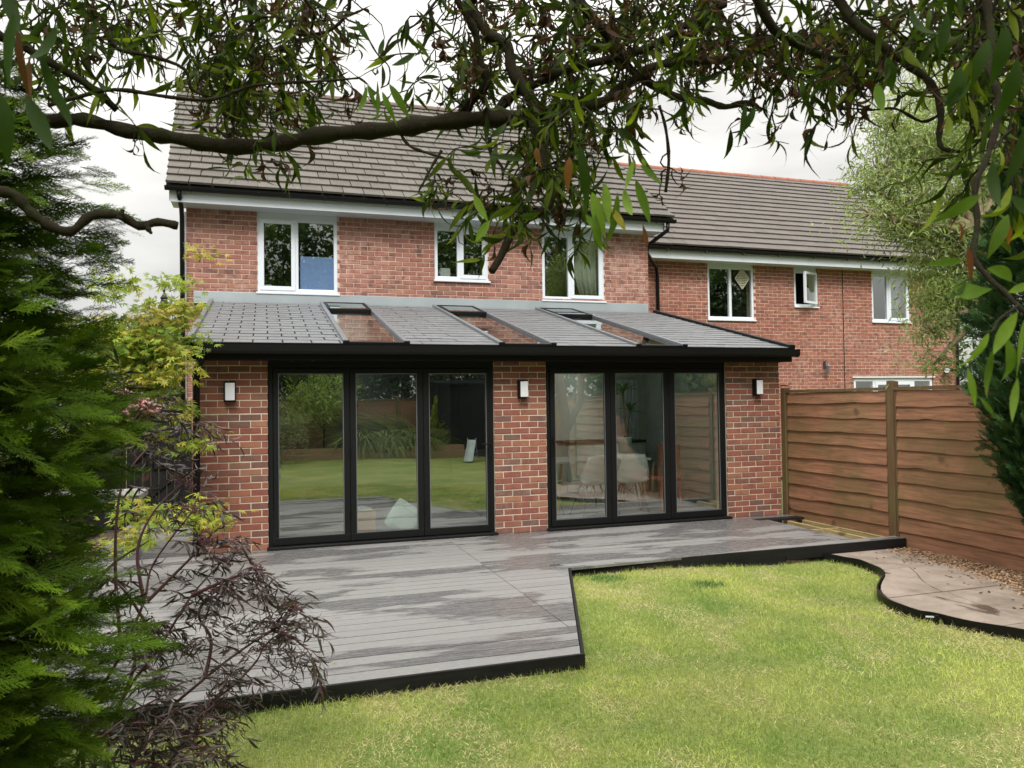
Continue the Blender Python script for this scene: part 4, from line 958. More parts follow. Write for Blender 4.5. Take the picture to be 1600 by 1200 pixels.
def limb(pts, r): MB().tube(smooth_line([top]+[np.array(p) for p in pts], 4), list(np.linspace(.07, r, len(pts)*4+1)), 8).build('bough', MAT['bark'], wi, smooth=True)
limb([at(1500, -330, 3.0), at(1250, -160, 2.5), at(1100, -60, 2.4), at(1133, 7, 2.4)], .012)
limb([at(1600, -420, 3.0), at(1300, -250, 2.4), at(1000, -160, 2.3), at(900, -4, 2.3)], .014)
limb([at(1700, -420, 3.0), at(1200, -330, 2.3), at(850, -200, 2.2), at(733, 7, 2.2)], .016)
limb([at(1900, -300, 2.8), at(1600, -180, 2.2), at(1350, -80, 2.0), at(1304, 0, 2.0)], .012)
limb([at(2000, -300, 2.6), at(1700, -180, 1.9), at(1529, -5, 1.7)], .01)
limb([at(1500, -500, 3.0), at(900, -450, 2.3), at(200, -350, 2.1), at(-200, -100, 2.2), at(-60, 175, 2.2)], .024)
limb([at(1400, -600, 3.0), at(700, -560, 2.3), at(0, -450, 2.0), at(-150, 100, 1.9), at(-60, 300, 1.8)], .016)
px_branch('bough', [(-70, 168), (0, 182), (70, 190), (130, 187), (200, 205), (270, 215), (350, 229), (430, 225), (510, 210), (600, 203), (680, 192), (760, 185), (825, 184)], 2.2, 2.2, 10, 14, 12)
px_branch('bough', [(820, 186), (850, 180), (875, 165), (933, 163), (987, 127), (1033, 100), (1133, 93), (1210, 60)], 2.2, 2.4, 11, 6, 8)
px_branch('bough', [(770, 180), (800, 150), (840, 130), (883, 110), (973, 87), (1027, 67), (1100, 20), (1133, 7)], 2.2, 2.4, 8, 6)
px_branch('bough', [(900, -5), (930, 33), (960, 67), (987, 110), (1053, 150), (1100, 157), (1133, 167), (1167, 160), (1190, 172)], 2.3, 2.45, 9, 4)
px_branch('bough', [(838, 180), (833, 160), (800, 110), (793, 73), (760, 50), (733, 7)], 2.2, 2.2, 11, 8)
px_branch('bough', [(725, 180), (735, 160), (760, 130), (748, 90), (742, 50), (720, 10), (700, -30)], 2.25, 2.1, 8, 5)
px_branch('bough', [(830, 190), (845, 230), (850, 280), (862, 300), (853, 325), (826, 341), (802, 360), (790, 385), (780, 405), (768, 424)], 2.2, 2.0, 9, 6)
px_branch('bough', [(1180, -10), (1207, 43), (1247, 70), (1300, 92), (1350, 96), (1400, 110)], 2.1, 2.3, 9, 4)
px_branch('bough', [(1304, -10), (1335, 35), (1367, 62), (1410, 95), (1454, 130), (1470, 175), (1467, 217), (1475, 233), (1500, 237)], 2.0, 1.9, 9, 3)
px_branch('bough', [(1529, -10), (1535, 50), (1528, 110), (1521, 167), (1540, 205), (1555, 220)], 1.7, 1.7, 6, 3)
px_branch('bough', [(1540, -10), (1548, 60), (1545, 110), (1560, 150), (1556, 200), (1541, 250), (1524, 290), (1527, 350), (1521, 400), (1545, 435), (1570, 456), (1590, 478), (1640, 520)], 1.3, 1.1, 6, 4)
px_branch('bough', [(-30, 45), (7, 60), (43, 77), (100, 110), (143, 137), (183, 172)], 2.0, 2.2, 8, 6)
px_branch('branch', [(75, 165), (117, 153), (180, 140), (267, 152), (333, 155), (400, 133), (500, 127), (560, 122)], 2.0, 2.1, 4, 2)
px_branch('branch', [(170, 60), (187, 78), (233, 87), (287, 107), (300, 140), (330, 152)], 2.0, 2.1, 4, 2)
px_branch('branch', [(-30, 297), (20, 303), (43, 327), (73, 350), (110, 362), (143, 337), (187, 337), (217, 353), (247, 347), (278, 353)], 1.8, 1.95, 9, 7)
px_branch('branch', [(187, 342), (190, 333), (192, 327)], 1.88, 1.88, 6, 3); px_branch('branch', [(228, 352), (233, 360), (237, 365)], 1.9, 1.9, 6, 2)
px_branch('branch', [(545, -10), (543, 20), (510, 50), (455, 53), (430, 48)], 2.2, 2.3, 3.5, 2); px_branch('branch', [(470, -10), (490, 20), (489, 35), (484, 55)], 2.2, 2.3, 3, 2)
px_branch('branch', [(690, -10), (667, 20), (647, 40), (613, 57), (600, 84)], 2.2, 2.1, 2.5, 1.5); px_branch('branch', [(560, 35), (575, 60), (590, 85), (608, 105), (607, 130), (595, 137)], 2.0, 1.9, 2, 1)
px_branch('branch', [(625, 208), (640, 228), (670, 240), (700, 250), (715, 275), (735, 300)], 2.2, 2.2, 3, 1.2); px_branch('branch', [(690, 235), (675, 260), (662, 285), (655, 300), (668, 312)], 2.2, 2.2, 2.5, 1.5)
px_branch('branch', [(765, 215), (768, 240), (785, 262), (785, 280)], 2.2, 2.2, 4, 2); px_branch('branch', [(1030, 165), (1040, 200), (1045, 250), (1040, 300)], 2.3, 2.3, 2.5, 3)
px_branch('branch', [(1590, 478), (1560, 500), (1550, 517), (1530, 520)], 1.1, 1.0, 2.5, 1.5, mat=MAT['bark']); px_branch('branch', [(1467, 180), (1440, 190), (1400, 170), (1360, 172), (1320, 168)], 2, 2, 3, 1.5)

leafP, leafM, leafC, leafD = [], [], [], []       # position, matrix, colour, template index
twigs = MB()
def add_leaf(P, d, ln, col, ti, roll=None):
    leafP.append(P); leafM.append(frames(np.array([d]), None if roll is None else np.array([roll]))[0]*ln); leafC.append(col); leafD.append(ti)
def twig(P0, ln, droop=.5, nleaf=9, leaf=(.035, .10), dead=.22, bright=1., r=.0021, d0=None):
    m = 9; p = np.array(P0, float); d = d0 if d0 is not None else rng.normal(0, 1, 3)*(1, 1, .6); d = d/np.linalg.norm(d); pts = [p.copy()]; ph = rng.uniform(0, 6)
    ax = np.cross(d, rng.normal(0, 1, 3)); ax /= np.linalg.norm(ax)
    for i in range(m):
        d = d+ax*.8*math.sin(ph+i*1.6)+rng.normal(0, .28, 3)+np.array([0, 0, -droop*.45]); d /= np.linalg.norm(d); p = p+d*ln/m; pts.append(p.copy())
    twigs.tube(pts, [r*(1.5-i/m) for i in range(m+1)], 4, False)
    isdead = rng.uniform() < dead
    for i in range(nleaf):
        t_ = rng.uniform(.1, 1)*m; k = min(int(t_), m-1); q = pts[k]+(pts[k+1]-pts[k])*(t_-k)
        dd = rng.normal(0, .75, 3)+(0, 0, -.9)+(pts[k+1]-pts[k])/ln*m*.5
        if isdead or rng.uniform() < .05: add_leaf(q, dd, rng.uniform(*leaf)*.8, np.array((.045, .021, .012))*rng.uniform(.4, 1.8)+rng.uniform(0, .012), 6+rng.integers(3))
        else:
            c = GRN[rng.integers(5)]*rng.uniform(.75, 1.25)*bright; add_leaf(q, dd, rng.uniform(*leaf), c, rng.integers(6))
def cluster(cx, cy, rx, ry, n, d0, d1, ln=(.14, .36), leaf=(.045, .105), dead=.22, bright=1., nleaf=9, droop=.5):
    for _ in range(n):
        a = rng.uniform(0, 2*np.pi); q = math.sqrt(rng.uniform(0, 1)); x = cx+rx*q*math.cos(a); y = cy+ry*q*math.sin(a); d = rng.uniform(d0, d1)
        l_ = rng.uniform(*ln); twig(at(x, y-l_*.35/d*FPX, d), l_, nleaf=int(nleaf*rng.uniform(.7, 1.3)), leaf=leaf, dead=dead, bright=bright, droop=droop)
for c in [(a_[0], a_[1], a_[2], a_[3], int(a_[4]*(1.15 if a_[0] < 640 else .98)), a_[5], a_[6]) for a_ in ((120, 50, 120, 60, 34, 1.9, 3.0), (110, 120, 70, 45, 14, 1.9, 2.6), (240, 35, 100, 50, 20, 2, 3), (215, 110, 60, 40, 5, 2, 3), (400, 70, 95, 70, 40, 2, 3), (400, 150, 75, 50, 28, 2.1, 2.8), (480, 120, 55, 60, 16, 2.1, 2.8), (345, 120, 40, 60, 12, 2, 3), (400, 205, 55, 25, 8, 2.1, 2.6),
          (480, 25, 70, 30, 10, 2.2, 3), (700, 60, 50, 70, 13, 2.1, 2.8), (700, 150, 45, 40, 12, 2.1, 2.8), (790, 50, 80, 55, 26, 2.1, 3), (780, 130, 60, 50, 14, 2.1, 2.7), (870, 100, 70, 70, 22, 2.1, 3), (860, 225, 55, 55, 26, 2.0, 2.5), (850, 290, 50, 45, 18, 1.9, 2.4), (905, 200, 55, 50, 18, 2, 2.6),
          (790, 330, 45, 35, 9, 1.9, 2.3), (860, 345, 70, 30, 12, 1.9, 2.3), (960, 40, 90, 50, 30, 2.1, 3.2), (970, 120, 70, 55, 26, 2.1, 2.8), (980, 190, 50, 35, 12, 2.1, 2.7), (1060, 45, 80, 50, 30, 2.2, 3.2), (1060, 115, 60, 35, 16, 2.2, 3), (1160, 45, 80, 50, 30, 2.1, 3.2), (1180, 120, 55, 45, 22, 2.1, 2.6),
          (1280, 85, 80, 50, 34, 2.0, 2.8), (1270, 135, 50, 35, 14, 2.0, 2.5), (1350, 60, 70, 50, 26, 1.9, 2.8), (1380, 110, 60, 40, 20, 1.9, 2.6), (1440, 50, 50, 40, 12, 1.8, 2.6))]:
    cluster(*c)
cluster(1550, 60, 75, 70, 34, 1.3, 2.2, leaf=(.06, .09)); cluster(1570, 170, 50, 70, 24, 1.3, 2.2); cluster(1570, 270, 45, 40, 12, 1.3, 2.2, bright=1.1); cluster(1500, 120, 30, 50, 8, 1.5, 2.2)
cluster(405, 255, 14, 28, 3, 2.0, 2.1, ln=(.06, .12), leaf=(.035, .06), bright=1.5, nleaf=7); cluster(225, 225, 30, 10, 2, 2.1, 2.2, ln=(.05, .08), leaf=(.03, .05), bright=1.3, nleaf=4)
cluster(665, 295, 25, 25, 4, 2.1, 2.3, ln=(.06, .12), leaf=(.04, .07), bright=1.5, nleaf=6); cluster(720, 300, 25, 20, 5, 2.1, 2.3, ln=(.06, .12), leaf=(.03, .05), dead=.9, nleaf=9); cluster(1043, 285, 6, 20, 2, 2.2, 2.3, ln=(.1, .16), leaf=(.03, .06), dead=1, nleaf=6)
cluster(1250, 160, 60, 25, 8, 2.0, 2.3, dead=.9, nleaf=7); cluster(1340, 190, 8, 12, 2, 2.1, 2.2, ln=(.06, .1), leaf=(.03, .05), dead=1, nleaf=5); cluster(1000, 60, 350, 60, 26, 2.1, 2.9, dead=.9, nleaf=7); cluster(400, 90, 160, 60, 12, 2.1, 2.9, dead=.9, nleaf=6)
# leaves traced one by one where the photograph shows them large and near
big = []
def near_leaf(x0, y0, x1, y1, w, d, col=(.13, .24, .035), T=None, roll=None, dd=0.):
    a, b = at(x0, y0, d), at(x1, y1, d+dd); v = b-a; ln = np.linalg.norm(v); wid = w/FPX*d/2/ln
    T = leaf_template(9, wid, rng.uniform(-.6, .6), .28, rng.uniform(-1.1, 1.1), .85)
    ax = v/ln; nrm = -(CF)+rng.normal(0, .25, 3); s = np.cross(ax, nrm); s /= np.linalg.norm(s); n2 = np.cross(s, ax)
    Mx = np.stack([s, ax, n2], 1)*ln; mkleaf('leaf', T, a, Mx, np.array(col)*rng.uniform(.85, 1.15), MAT['leaf_w'], wi)
G1, G2, G3 = (.075, .135, .015), (.022, .048, .007), (.13, .21, .03)
for a in [(40, 148, 95, 258, 26, .9, G2), (-5, 140, 18, 255, 30, .85, G2), (78, 128, 130, 212, 17, 1.0, G2), (22, 20, 5, 150, 26, .9, G2), (60, 70, 95, 190, 14, 1.1, G2), (90, 40, 60, 120, 20, 1.1, G2), (5, -20, 35, 60, 22, 1.0, G2),
          (573, 135, 565, 198, 12, 1.6, G1), (590, 140, 595, 198, 11, 1.6, G1), (597, 143, 618, 192, 10, 1.6, G1), (608, 131, 640, 184, 13, 1.6, G1), (650, 82, 610, 113, 11, 1.6, G2), (574, 132, 590, 175, 8, 1.6, G1), (555, 30, 580, 75, 9, 1.8, G2), (600, 60, 590, 95, 8, 1.8, G2),
          (905, 225, 925, 330, 17, 1.5, G2), (925, 300, 945, 372, 20, 1.4, G3), (945, 285, 950, 352, 15, 1.4, G3), (965, 300, 957, 385, 15, 1.4, G1), (975, 295, 985, 350, 14, 1.4, G3), (990, 250, 978, 300, 10, 1.4, G3), (993, 280, 1021, 352, 16, 1.4, G1), (1001, 258, 1038, 292, 13, 1.4, G1), (955, 325, 980, 362, 12, 1.4, (.3, .27, .05)), (930, 335, 935, 395, 14, 1.4, G1), (1003, 248, 1010, 262, 6, 1.4, G3), (915, 335, 940, 370, 13, 1.5, G1),
          (740, 303, 762, 348, 13, 1.7, G3), (765, 345, 742, 378, 14, 1.7, G3), (765, 215, 800, 190, 10, 1.8, G2), (820, 250, 765, 245, 10, 1.9, G2),
          (1165, 160, 1155, 230, 13, 1.8, G2), (1180, 165, 1160, 215, 12, 1.8, G2), (1370, 130, 1378, 184, 18, 1.7, G1), (1385, 90, 1400, 140, 18, 1.6, G2),
          (1532, 305, 1468, 345, 20, .95, G1), (1575, 335, 1547, 402, 20, .95, G1), (1505, 407, 1452, 413, 13, .95, G1), (1510, 437, 1484, 474, 13, .95, G2), (1488, 452, 1535, 468, 26, .95, G1), (1542, 420, 1598, 432, 20, .95, G1), (1580, 305, 1615, 350, 22, .9, G2), (1550, 250, 1552, 340, 18, 1.0, G2), (1470, 150, 1495, 165, 14, 1.3, G2), (1515, 130, 1480, 165, 16, 1.2, G2), (1500, 105, 1487, 170, 22, 1.2, G2), (1575, 457, 1620, 440, 13, .9, G3),
          (1590, 487, 1540, 552, 24, .8, G3), (1545, 520, 1512, 580, 17, .78, G3), (1512, 575, 1528, 640, 11, .78, G3), (1570, 525, 1595, 600, 17, .8, G1), (1600, 500, 1582, 600, 16, .8, G3), (1590, 590, 1575, 660, 12, .8, G3), (1552, 545, 1530, 625, 13, .82, G1), (1530, 620, 1560, 655, 7, .8, G1), (1484, 660, 1470, 665, 2, .8, G1),
          (1572, 40, 1560, 130, 24, 1.1, G2), (1590, 90, 1575, 190, 24, 1.1, G2), (1545, 60, 1520, 130, 20, 1.2, G2), (1600, 200, 1580, 290, 20, 1.1, G2), (1480, 20, 1470, 90, 16, 1.4, G2), (1420, 10, 1440, 80, 14, 1.5, G2)]:
    near_leaf(*a)
near_leaf(1497, 345, 1512, 390, 16, .95, (.12, .04, .015)); near_leaf(1512, 385, 1520, 440, 11, .95, (.10, .035, .015)); near_leaf(1572, 345, 1580, 385, 12, .95, (.18, .07, .02)); near_leaf(890, 245, 885, 300, 15, 1.6, (.14, .06, .02)); near_leaf(838, 230, 842, 262, 13, 1.7, (.15, .07, .03))
near_leaf(28, 40, 36, 165, 11, 1.1, (.07, .03, .014)); near_leaf(45, 90, 50, 160, 8, 1.1, (.08, .034, .014)); near_leaf(1012, 385, 1005, 350, 9, 1.5, (.13, .05, .02))
n_traced = sum(1 for c in wi.children if c.name.startswith('leaf'))
# unseen crown of the willow above the view, added to shade the boughs
for _ in range(420):
    p_ = np.array([rng.uniform(-2.5, 7.5), rng.uniform(-9.5, -4.6), 0.]); dz_ = (p_-CAM)@np.array([CF[0], CF[1], 0]); p_[2] = max(3.0, 1.59+.62*max(0, dz_)+.35)+rng.uniform(0, 1.3)
    twig(p_, rng.uniform(.3, .6), nleaf=22, leaf=(.09, .14), dead=.03, droop=.25, r=.002)
# split: the leaves that show largest stand alone, the rest are one mass
P = np.array(leafP); Mx = np.array(leafM); C = np.array(leafC); D_ = np.array(leafD); C = np.clip(C, 0, 1)
size = np.linalg.norm(Mx[:, :, 1], axis=1)/np.maximum(.3, (P-CAM)@CF); x2 = [proj(p) for p in P]; inv = np.array([0 < a < 1600 and 0 < b < 1200 for a, b, _ in x2])
order = np.argsort(-(size*inv)); lone = set(order[:max(0, 298-n_traced)].tolist())
Ts = LT+DEADT; Vs, Fs, Cs = [], [], []; base_n = 0
rest = np.array([i not in lone for i in range(len(P))])
for ti, T in enumerate(Ts):
    sel = rest & (D_ == ti)
    if sel.any():
        V, F, c = scatter(T[0], T[1], P[sel], Mx[sel], C[sel]); Vs.append(V); Fs.append(F+base_n); Cs.append(c); base_n += len(V)
for i in lone: mkleaf('leaf', Ts[D_[i]], P[i], Mx[i], C[i], MAT['leaf_w'], wi)
o = link(bpy.data.objects.new('foliage', big_mesh('foliage', np.concatenate(Vs), np.concatenate(Fs), MAT['leaf_w'], np.concatenate(Cs), True)), wi); o['kind'] = 'stuff'
o = twigs.build('twigs', MAT['bark'], wi); o['kind'] = 'stuff'

# ---- generic broadleaf tree
QL = (np.array([(0, 0, 0), (-.5, .5, .12), (0, 1, -.1), (.5, .5, .12)]), np.array([(0, 1, 2, 3)]))
def tree(name, label, cat, trunk_pts, trunk_r, blobs, leaf, aspect, cols, mat, bark, group=None, clump=.18, per=40, limbs=True, droop=0., inner=.25):
    """blobs: (x,y,z,rx,ry,rz,n_clumps)"""
    t_ = empty(name, (0, 0, 0)); tag(t_, label, cat, group)
    mb = MB(); n = len(trunk_pts); mb.tube(smooth_line(trunk_pts, 4), list(np.linspace(trunk_r, trunk_r*.45, (n-1)*4+1)), 10); mb.build('trunk', bark, t_, smooth=True)
    lm = MB(); PP = []; 
    for (bx, by, bz, rx, ry, rz_, nc) in blobs:
        v = rng.normal(0, 1, (nc, 3)); v /= np.linalg.norm(v, axis=1, keepdims=True); q = rng.uniform(inner, 1.05, (nc, 1))**.5
        PP.append(np.array([bx, by, bz])+v*q*np.array([rx, ry, rz_])); 
        if limbs:
            b0 = np.array(trunk_pts[-1 if bz > trunk_pts[-1][2] else len(trunk_pts)//2], float); c = np.array([bx, by, bz]); mid = (b0+c)/2+rng.normal(0, .12, 3)*rx
            lm.tube(smooth_line([b0, mid, c], 4), list(np.linspace(trunk_r*.4, trunk_r*.14, 9)), 6)
            for k in range(0, nc, max(1, nc//14)):
                e = PP[-1][k]; m2 = (c+e)/2+rng.normal(0, .1, 3)*rx; lm.tube(smooth_line([c, m2, e], 3), list(np.linspace(trunk_r*.13, trunk_r*.03, 7)), 4)
    if limbs: lm.build('limbs', bark, t_, smooth=True)['kind'] = 'stuff'
    cc = np.concatenate(PP); nc = len(cc); cs = clump*rng.uniform(.6, 1.5, nc)
    pos = np.repeat(cc, per, 0)+rng.normal(0, 1, (nc*per, 3))*np.repeat(cs, per)[:, None]*np.array([1, 1, .65])
    m = len(pos); d = rng.normal(0, 1, (m, 3))+(0, 0, -droop); ln = leaf*rng.uniform(.6, 1.3, m); Mx = frames(d)*ln[:, None, None]; Mx[:, :, 0] *= aspect
    cl = np.array(cols); cb = cl[rng.integers(len(cl), size=nc)]*rng.uniform(.7, 1.25, (nc, 1)); C = np.repeat(cb, per, 0)*rng.uniform(.8, 1.2, (m, 1))
    V, F, C = scatter(QL[0], QL[1], pos, Mx, C)
    o = link(bpy.data.objects.new('crown', big_mesh('crown', V, F, mat, C)), t_); o['kind'] = 'stuff'
    return t_
DG = [(.035, .075, .02), (.045, .09, .025), (.06, .11, .03), (.03, .06, .02)]; LG = [(.31, .41, .12), (.37, .47, .15), (.24, .33, .10), (.47, .55, .25)]
MAT['leaf_light'] = leafmat('leaf_light', .45, .5, .3, (1.0, 1.02, .8))
# light willow beyond the fence on the right
WB = []
for (x, y, d, rpx, nc) in [(1440, 215, 9.0, 60, 60), (1500, 160, 9.3, 85, 110), (1560, 240, 9.2, 85, 110), (1480, 290, 9.0, 80, 110), (1395, 190, 9.0, 40, 26), (1380, 265, 8.9, 42, 28), (1420, 320, 8.8, 48, 45), (1400, 340, 8.7, 50, 14), (1475, 385, 8.8, 62, 80), (1540, 370, 9.0, 80, 90), (1480, 470, 8.7, 42, 40), (1515, 460, 8.8, 50, 50), (1452, 515, 8.6, 22, 10), (1467, 560, 8.6, 22, 9), (1600, 120, 9.4, 100, 110), (1620, 330, 9.2, 90, 80), (1350, 290, 8.9, 18, 6), (1360, 335, 8.7, 26, 7)]:
    c = at(x, y, d); r = rpx/FPX*d; WB.append((c[0], c[1], c[2], r, r*1.1, r*.95, nc))
tree('corkscrew_willow', 'pale green corkscrew willow beyond the fence, its fine leaves covering the neighbour roof end', 'willow tree', [(7.75, -2.6, -.2), (7.6, -2.5, 1.5), (7.75, -2.45, 2.6), (7.6, -2.4, 3.4)], .13, WB,   .085, .20, LG, MAT['leaf_light'], MAT['bark_pale'], clump=.13, per=46, droop=.7)
# garden conifer at the fence
def spray_template(seed, n_side=10, sub=3, w=.012, side=.42, ang=(.55, .8)):
    r_ = random.Random(seed); v = []; f = []
    def strip(a, b, w0, w1):
        a, b = np.array(a), np.array(b); d = b-a; s = np.array([-d[1], d[0], 0]); s = s/np.linalg.norm(s); k = len(v)
        v.extend([a-s*w0, a+s*w0, b+s*w1, b-s*w1]); f.append((k, k+1, k+2, k+3))
    strip((0, 0, 0), (0, .5, .02), w*1.0, w*.8); strip((0, .5, .02), (0, 1, -.03), w*.8, w*.4)
    for i in range(n_side):
        t_ = .08+.88*i/n_side
        for s in (-1, 1):
            L_ = (side*(1-t_)**.75+.07)*r_.uniform(.75, 1.2); an = r_.uniform(*ang); z0 = r_.uniform(-.05, .05); a = np.array([0, t_, .02]); b = a+np.array([s*math.sin(an)*L_, math.cos(an)*L_, z0])
            strip(a, b, w*.7, w*.35)
            for k in range(sub):
                q = (k+.6)/(sub+.4); c = a+(b-a)*q; l2 = L_*.42*(1-q*.6)
                for s2 in (-1, 1):
                    a2 = math.atan2(s*math.sin(an), math.cos(an))+s2*.6; strip(c, c+np.array([math.sin(a2)*l2, math.cos(a2)*l2, r_.uniform(-.03, .03)]), w*.55, w*.2)
    return np.array(v), np.array(f)
def conifer(name, label, base, axis_h, radius_fn, n, L_, cols, seed=1, template=None, elev=.35, droop=0., xclip=None, trunk_r=.06, z0=0., trunk_mat=None, inner=.55, az_range=(0, 2*math.pi), jit=.3, core=False):
    t_ = empty(name, base); tag(t_, label, 'conifer')
    mt = [(0, 0, -.2), (.02, .01, axis_h*.3), (-.01, .02, axis_h*.9)]
    MB().tube(smooth_line([np.array(p) for p in mt], 4), list(np.linspace(trunk_r, trunk_r*.3, 9)), 8).build('trunk', trunk_mat or MAT['bark_red'], t_, smooth=True)
    az = rng.uniform(*az_range, n); z = rng.uniform(z0, axis_h, n); rr = radius_fn(z)*np.sqrt(rng.uniform(inner**2, 1, n))*(1+.10*np.sin(az*5+z*3)+.08*np.sin(z*9+az*2))
    out_ = np.stack([np.cos(az), np.sin(az), np.zeros(n)], 1); ln = rng.uniform(*L_, n)
    d = out_*1.0+np.stack([np.zeros(n), np.zeros(n), elev+rng.normal(0, .25, n)], 1)+rng.normal(0, jit, (n, 3))
    pos = out_*(rr-ln*.7)[:, None]; pos[:, 2] = z
    if droop: d[:, 2] -= droop
    fr = frames(d, rng.normal(0, .8, n))*ln[:, None, None]
    cl = np.array(cols); C = cl[rng.integers(len(cl), size=n)]*rng.uniform(.75, 1.3, (n, 1))
    Vs, Fs, Cs = [], [], []; b = 0
    for k in range(3):
        T = template[k]; sel = np.arange(n) % 3 == k; V, F, c = scatter(T[0], T[1], pos[sel], fr[sel], C[sel])
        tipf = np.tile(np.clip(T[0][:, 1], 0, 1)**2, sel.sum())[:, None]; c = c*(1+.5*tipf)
        Vs.append(V); Fs.append(F+b); Cs.append(c); b += len(V)
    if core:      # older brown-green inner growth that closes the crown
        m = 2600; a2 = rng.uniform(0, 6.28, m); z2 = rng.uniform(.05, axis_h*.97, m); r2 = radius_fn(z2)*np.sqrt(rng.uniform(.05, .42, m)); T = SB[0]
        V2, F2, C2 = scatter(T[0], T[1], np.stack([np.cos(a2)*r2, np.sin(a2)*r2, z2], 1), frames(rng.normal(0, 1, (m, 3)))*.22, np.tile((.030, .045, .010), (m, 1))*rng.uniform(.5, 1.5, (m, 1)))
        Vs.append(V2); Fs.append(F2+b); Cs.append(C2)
    V = np.concatenate(Vs)
    o = link(bpy.data.objects.new('foliage', big_mesh('foliage', V, np.concatenate(Fs), MAT['conifer'], np.concatenate(Cs))), t_); o['kind'] = 'stuff'
    # limbs
    lm = MB()
    for i in range(0, n, max(1, n//60)): lm.tube([(0, 0, max(0, pos[i, 2]-.15)), tuple(pos[i])], [trunk_r*.25, .004], 4)
    lm.build('limbs', trunk_mat or MAT['bark_red'], t_)
    return t_
ST = [spray_template(i, 11, 2, .011, .42, (.22, .48)) for i in range(3)]; SB = [spray_template(10+i, 7, 2, .03) for i in range(3)]
# foreground left conifer
def rfl(z): return np.interp(z, [0, .3, 1.0, 1.6, 2.2, 2.6, 3.1], [.62, .78, .92, .90, .78, .60, .18])
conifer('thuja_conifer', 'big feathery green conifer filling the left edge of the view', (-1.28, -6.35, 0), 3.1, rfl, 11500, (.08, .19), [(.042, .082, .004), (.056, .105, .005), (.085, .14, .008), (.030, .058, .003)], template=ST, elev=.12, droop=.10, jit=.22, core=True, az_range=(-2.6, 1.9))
def rfr(z): return np.interp(z, [.25, .5, 1.0, 1.6, 2.2, 3.0, 3.8, 4.4], [.08, .18, .42, .62, .62, .50, .30, .1])
conifer('cypress_tree', 'dense dark green cypress narrowing down to a bare trunk in front of the right-hand fence', (6.72, -3.72, -.1), 4.4, rfr, 6500, (.10, .19), [(.026, .062, .022), (.036, .08, .026), (.02, .048, .018), (.045, .09, .026)], template=SB, elev=.9, z0=.42, trunk_r=.05)
sk = empty('tree_stake', (6.62, -3.55, -.12)); tag(sk, 'pale wooden stake leaning beside the cypress trunk at the right edge', 'stake'); MB().tube([(.09, -.03, -.1), (.15, -.05, .95)], .022, 8).build('stick', MAT['wood_pale'], sk)
# acer
def palm_leaf(lobes=7):
    v = [(0, 0, 0)]; f = []
    for i in range(lobes):
        a = (i/(lobes-1)-.5)*R(230); L_ = 1-.45*abs(i/(lobes-1)-.5)*2; c, s = math.cos(a), math.sin(a); w = .10
        k = len(v); v += [(s*L_*.45-c*w, c*L_*.45+s*w, .02), (s*L_, c*L_, -.08), (s*L_*.45+c*w, c*L_*.45-s*w, .02)]; f.append((0, k, k+1, k+2))
    return np.array(v), np.array(f)
PL = palm_leaf()
def acer(label, base, stems, blobs, leaf, cols, n_per=16):
    t_ = empty('maple_tree', (0, 0, 0)); tag(t_, label, 'maple'); mb = MB()
    for s in stems: mb.tube(smooth_line([np.array(p, float) for p in s], 4), list(np.linspace(.022, .005, (len(s)-1)*4+1)), 6)
    PP = []
    for (x, y, z, r, nc) in blobs:
        v = rng.normal(0, 1, (nc, 3)); v /= np.linalg.norm(v, axis=1, keepdims=True); pc = np.array([x, y, z])+v*np.sqrt(rng.uniform(.1, 1, (nc, 1)))*np.array([r, r, r*.7]); PP.append(pc)
        for k in range(0, nc, 3): mb.tube([(x, y, z-.1), tuple(pc[k])], [.005, .002], 4)
    mb.build('branches', MAT['bark'], t_, smooth=True)['kind'] = 'stuff'; cc = np.concatenate(PP); nc = len(cc)
    off = rng.normal(0, 1, (nc*n_per, 3))*(.10, .10, .035); pos = np.repeat(cc, n_per, 0)+off; m = len(pos)
    d = rng.normal(0, .6, (m, 3))+off*6+(0, 0, -.5); Mx = frames(d, rng.normal(0, .5, m))*(leaf*rng.uniform(.6, 1.2, m))[:, None, None]
    cl = np.array(cols); C = np.repeat(cl[rng.integers(len(cl), size=nc)], n_per, 0)*rng.uniform(.8, 1.2, (m, 1)); V, F, C = scatter(PL[0], PL[1], pos, Mx, C)
    o = link(bpy.data.objects.new('foliage', big_mesh('foliage', V, F, MAT['leaf_light'], C)), t_); o['kind'] = 'stuff'
YG = [(.40, .47, .07), (.32, .43, .06), (.55, .55, .09), (.20, .32, .05), (.50, .43, .10)]
def pb_(x, y, d, rpx, n): c = at(x, y, d); return (c[0], c[1], c[2], rpx/FPX*d, n)
acer('yellow-green lace-leaved maple spreading in front of the black gate', None, [[(-1.9, -1.6, -.15), (-1.9, -1.5, .6), (-1.7, -1.3, 1.3), (-1.5, -1.1, 1.9)], [(-1.9, -1.5, .5), (-1.6, -1.2, 1.1), (-1.1, -.9, 1.6)], [(-1.9, -1.5, .4), (-2.2, -1.3, 1.2), (-2.1, -1.2, 2.1)]],
     [pb_(160, 520, 7.4, 42, 34), pb_(215, 540, 7.4, 45, 44), pb_(250, 500, 7.6, 38, 26), pb_(225, 600, 7.4, 45, 44), pb_(255, 650, 7.5, 36, 30), pb_(170, 600, 7.3, 45, 40), pb_(285, 480, 7.8, 26, 8), pb_(285, 700, 7.5, 20, 5), pb_(180, 450, 7.4, 40, 10), pb_(265, 440, 7.6, 22, 4), pb_(318, 690, 7.7, 16, 2), pb_(310, 395, 7.8, 14, 2), pb_(200, 670, 7.4, 40, 20), pb_(235, 560, 7.4, 60, 40), pb_(310, 535, 7.8, 18, 2)],   .072, YG)
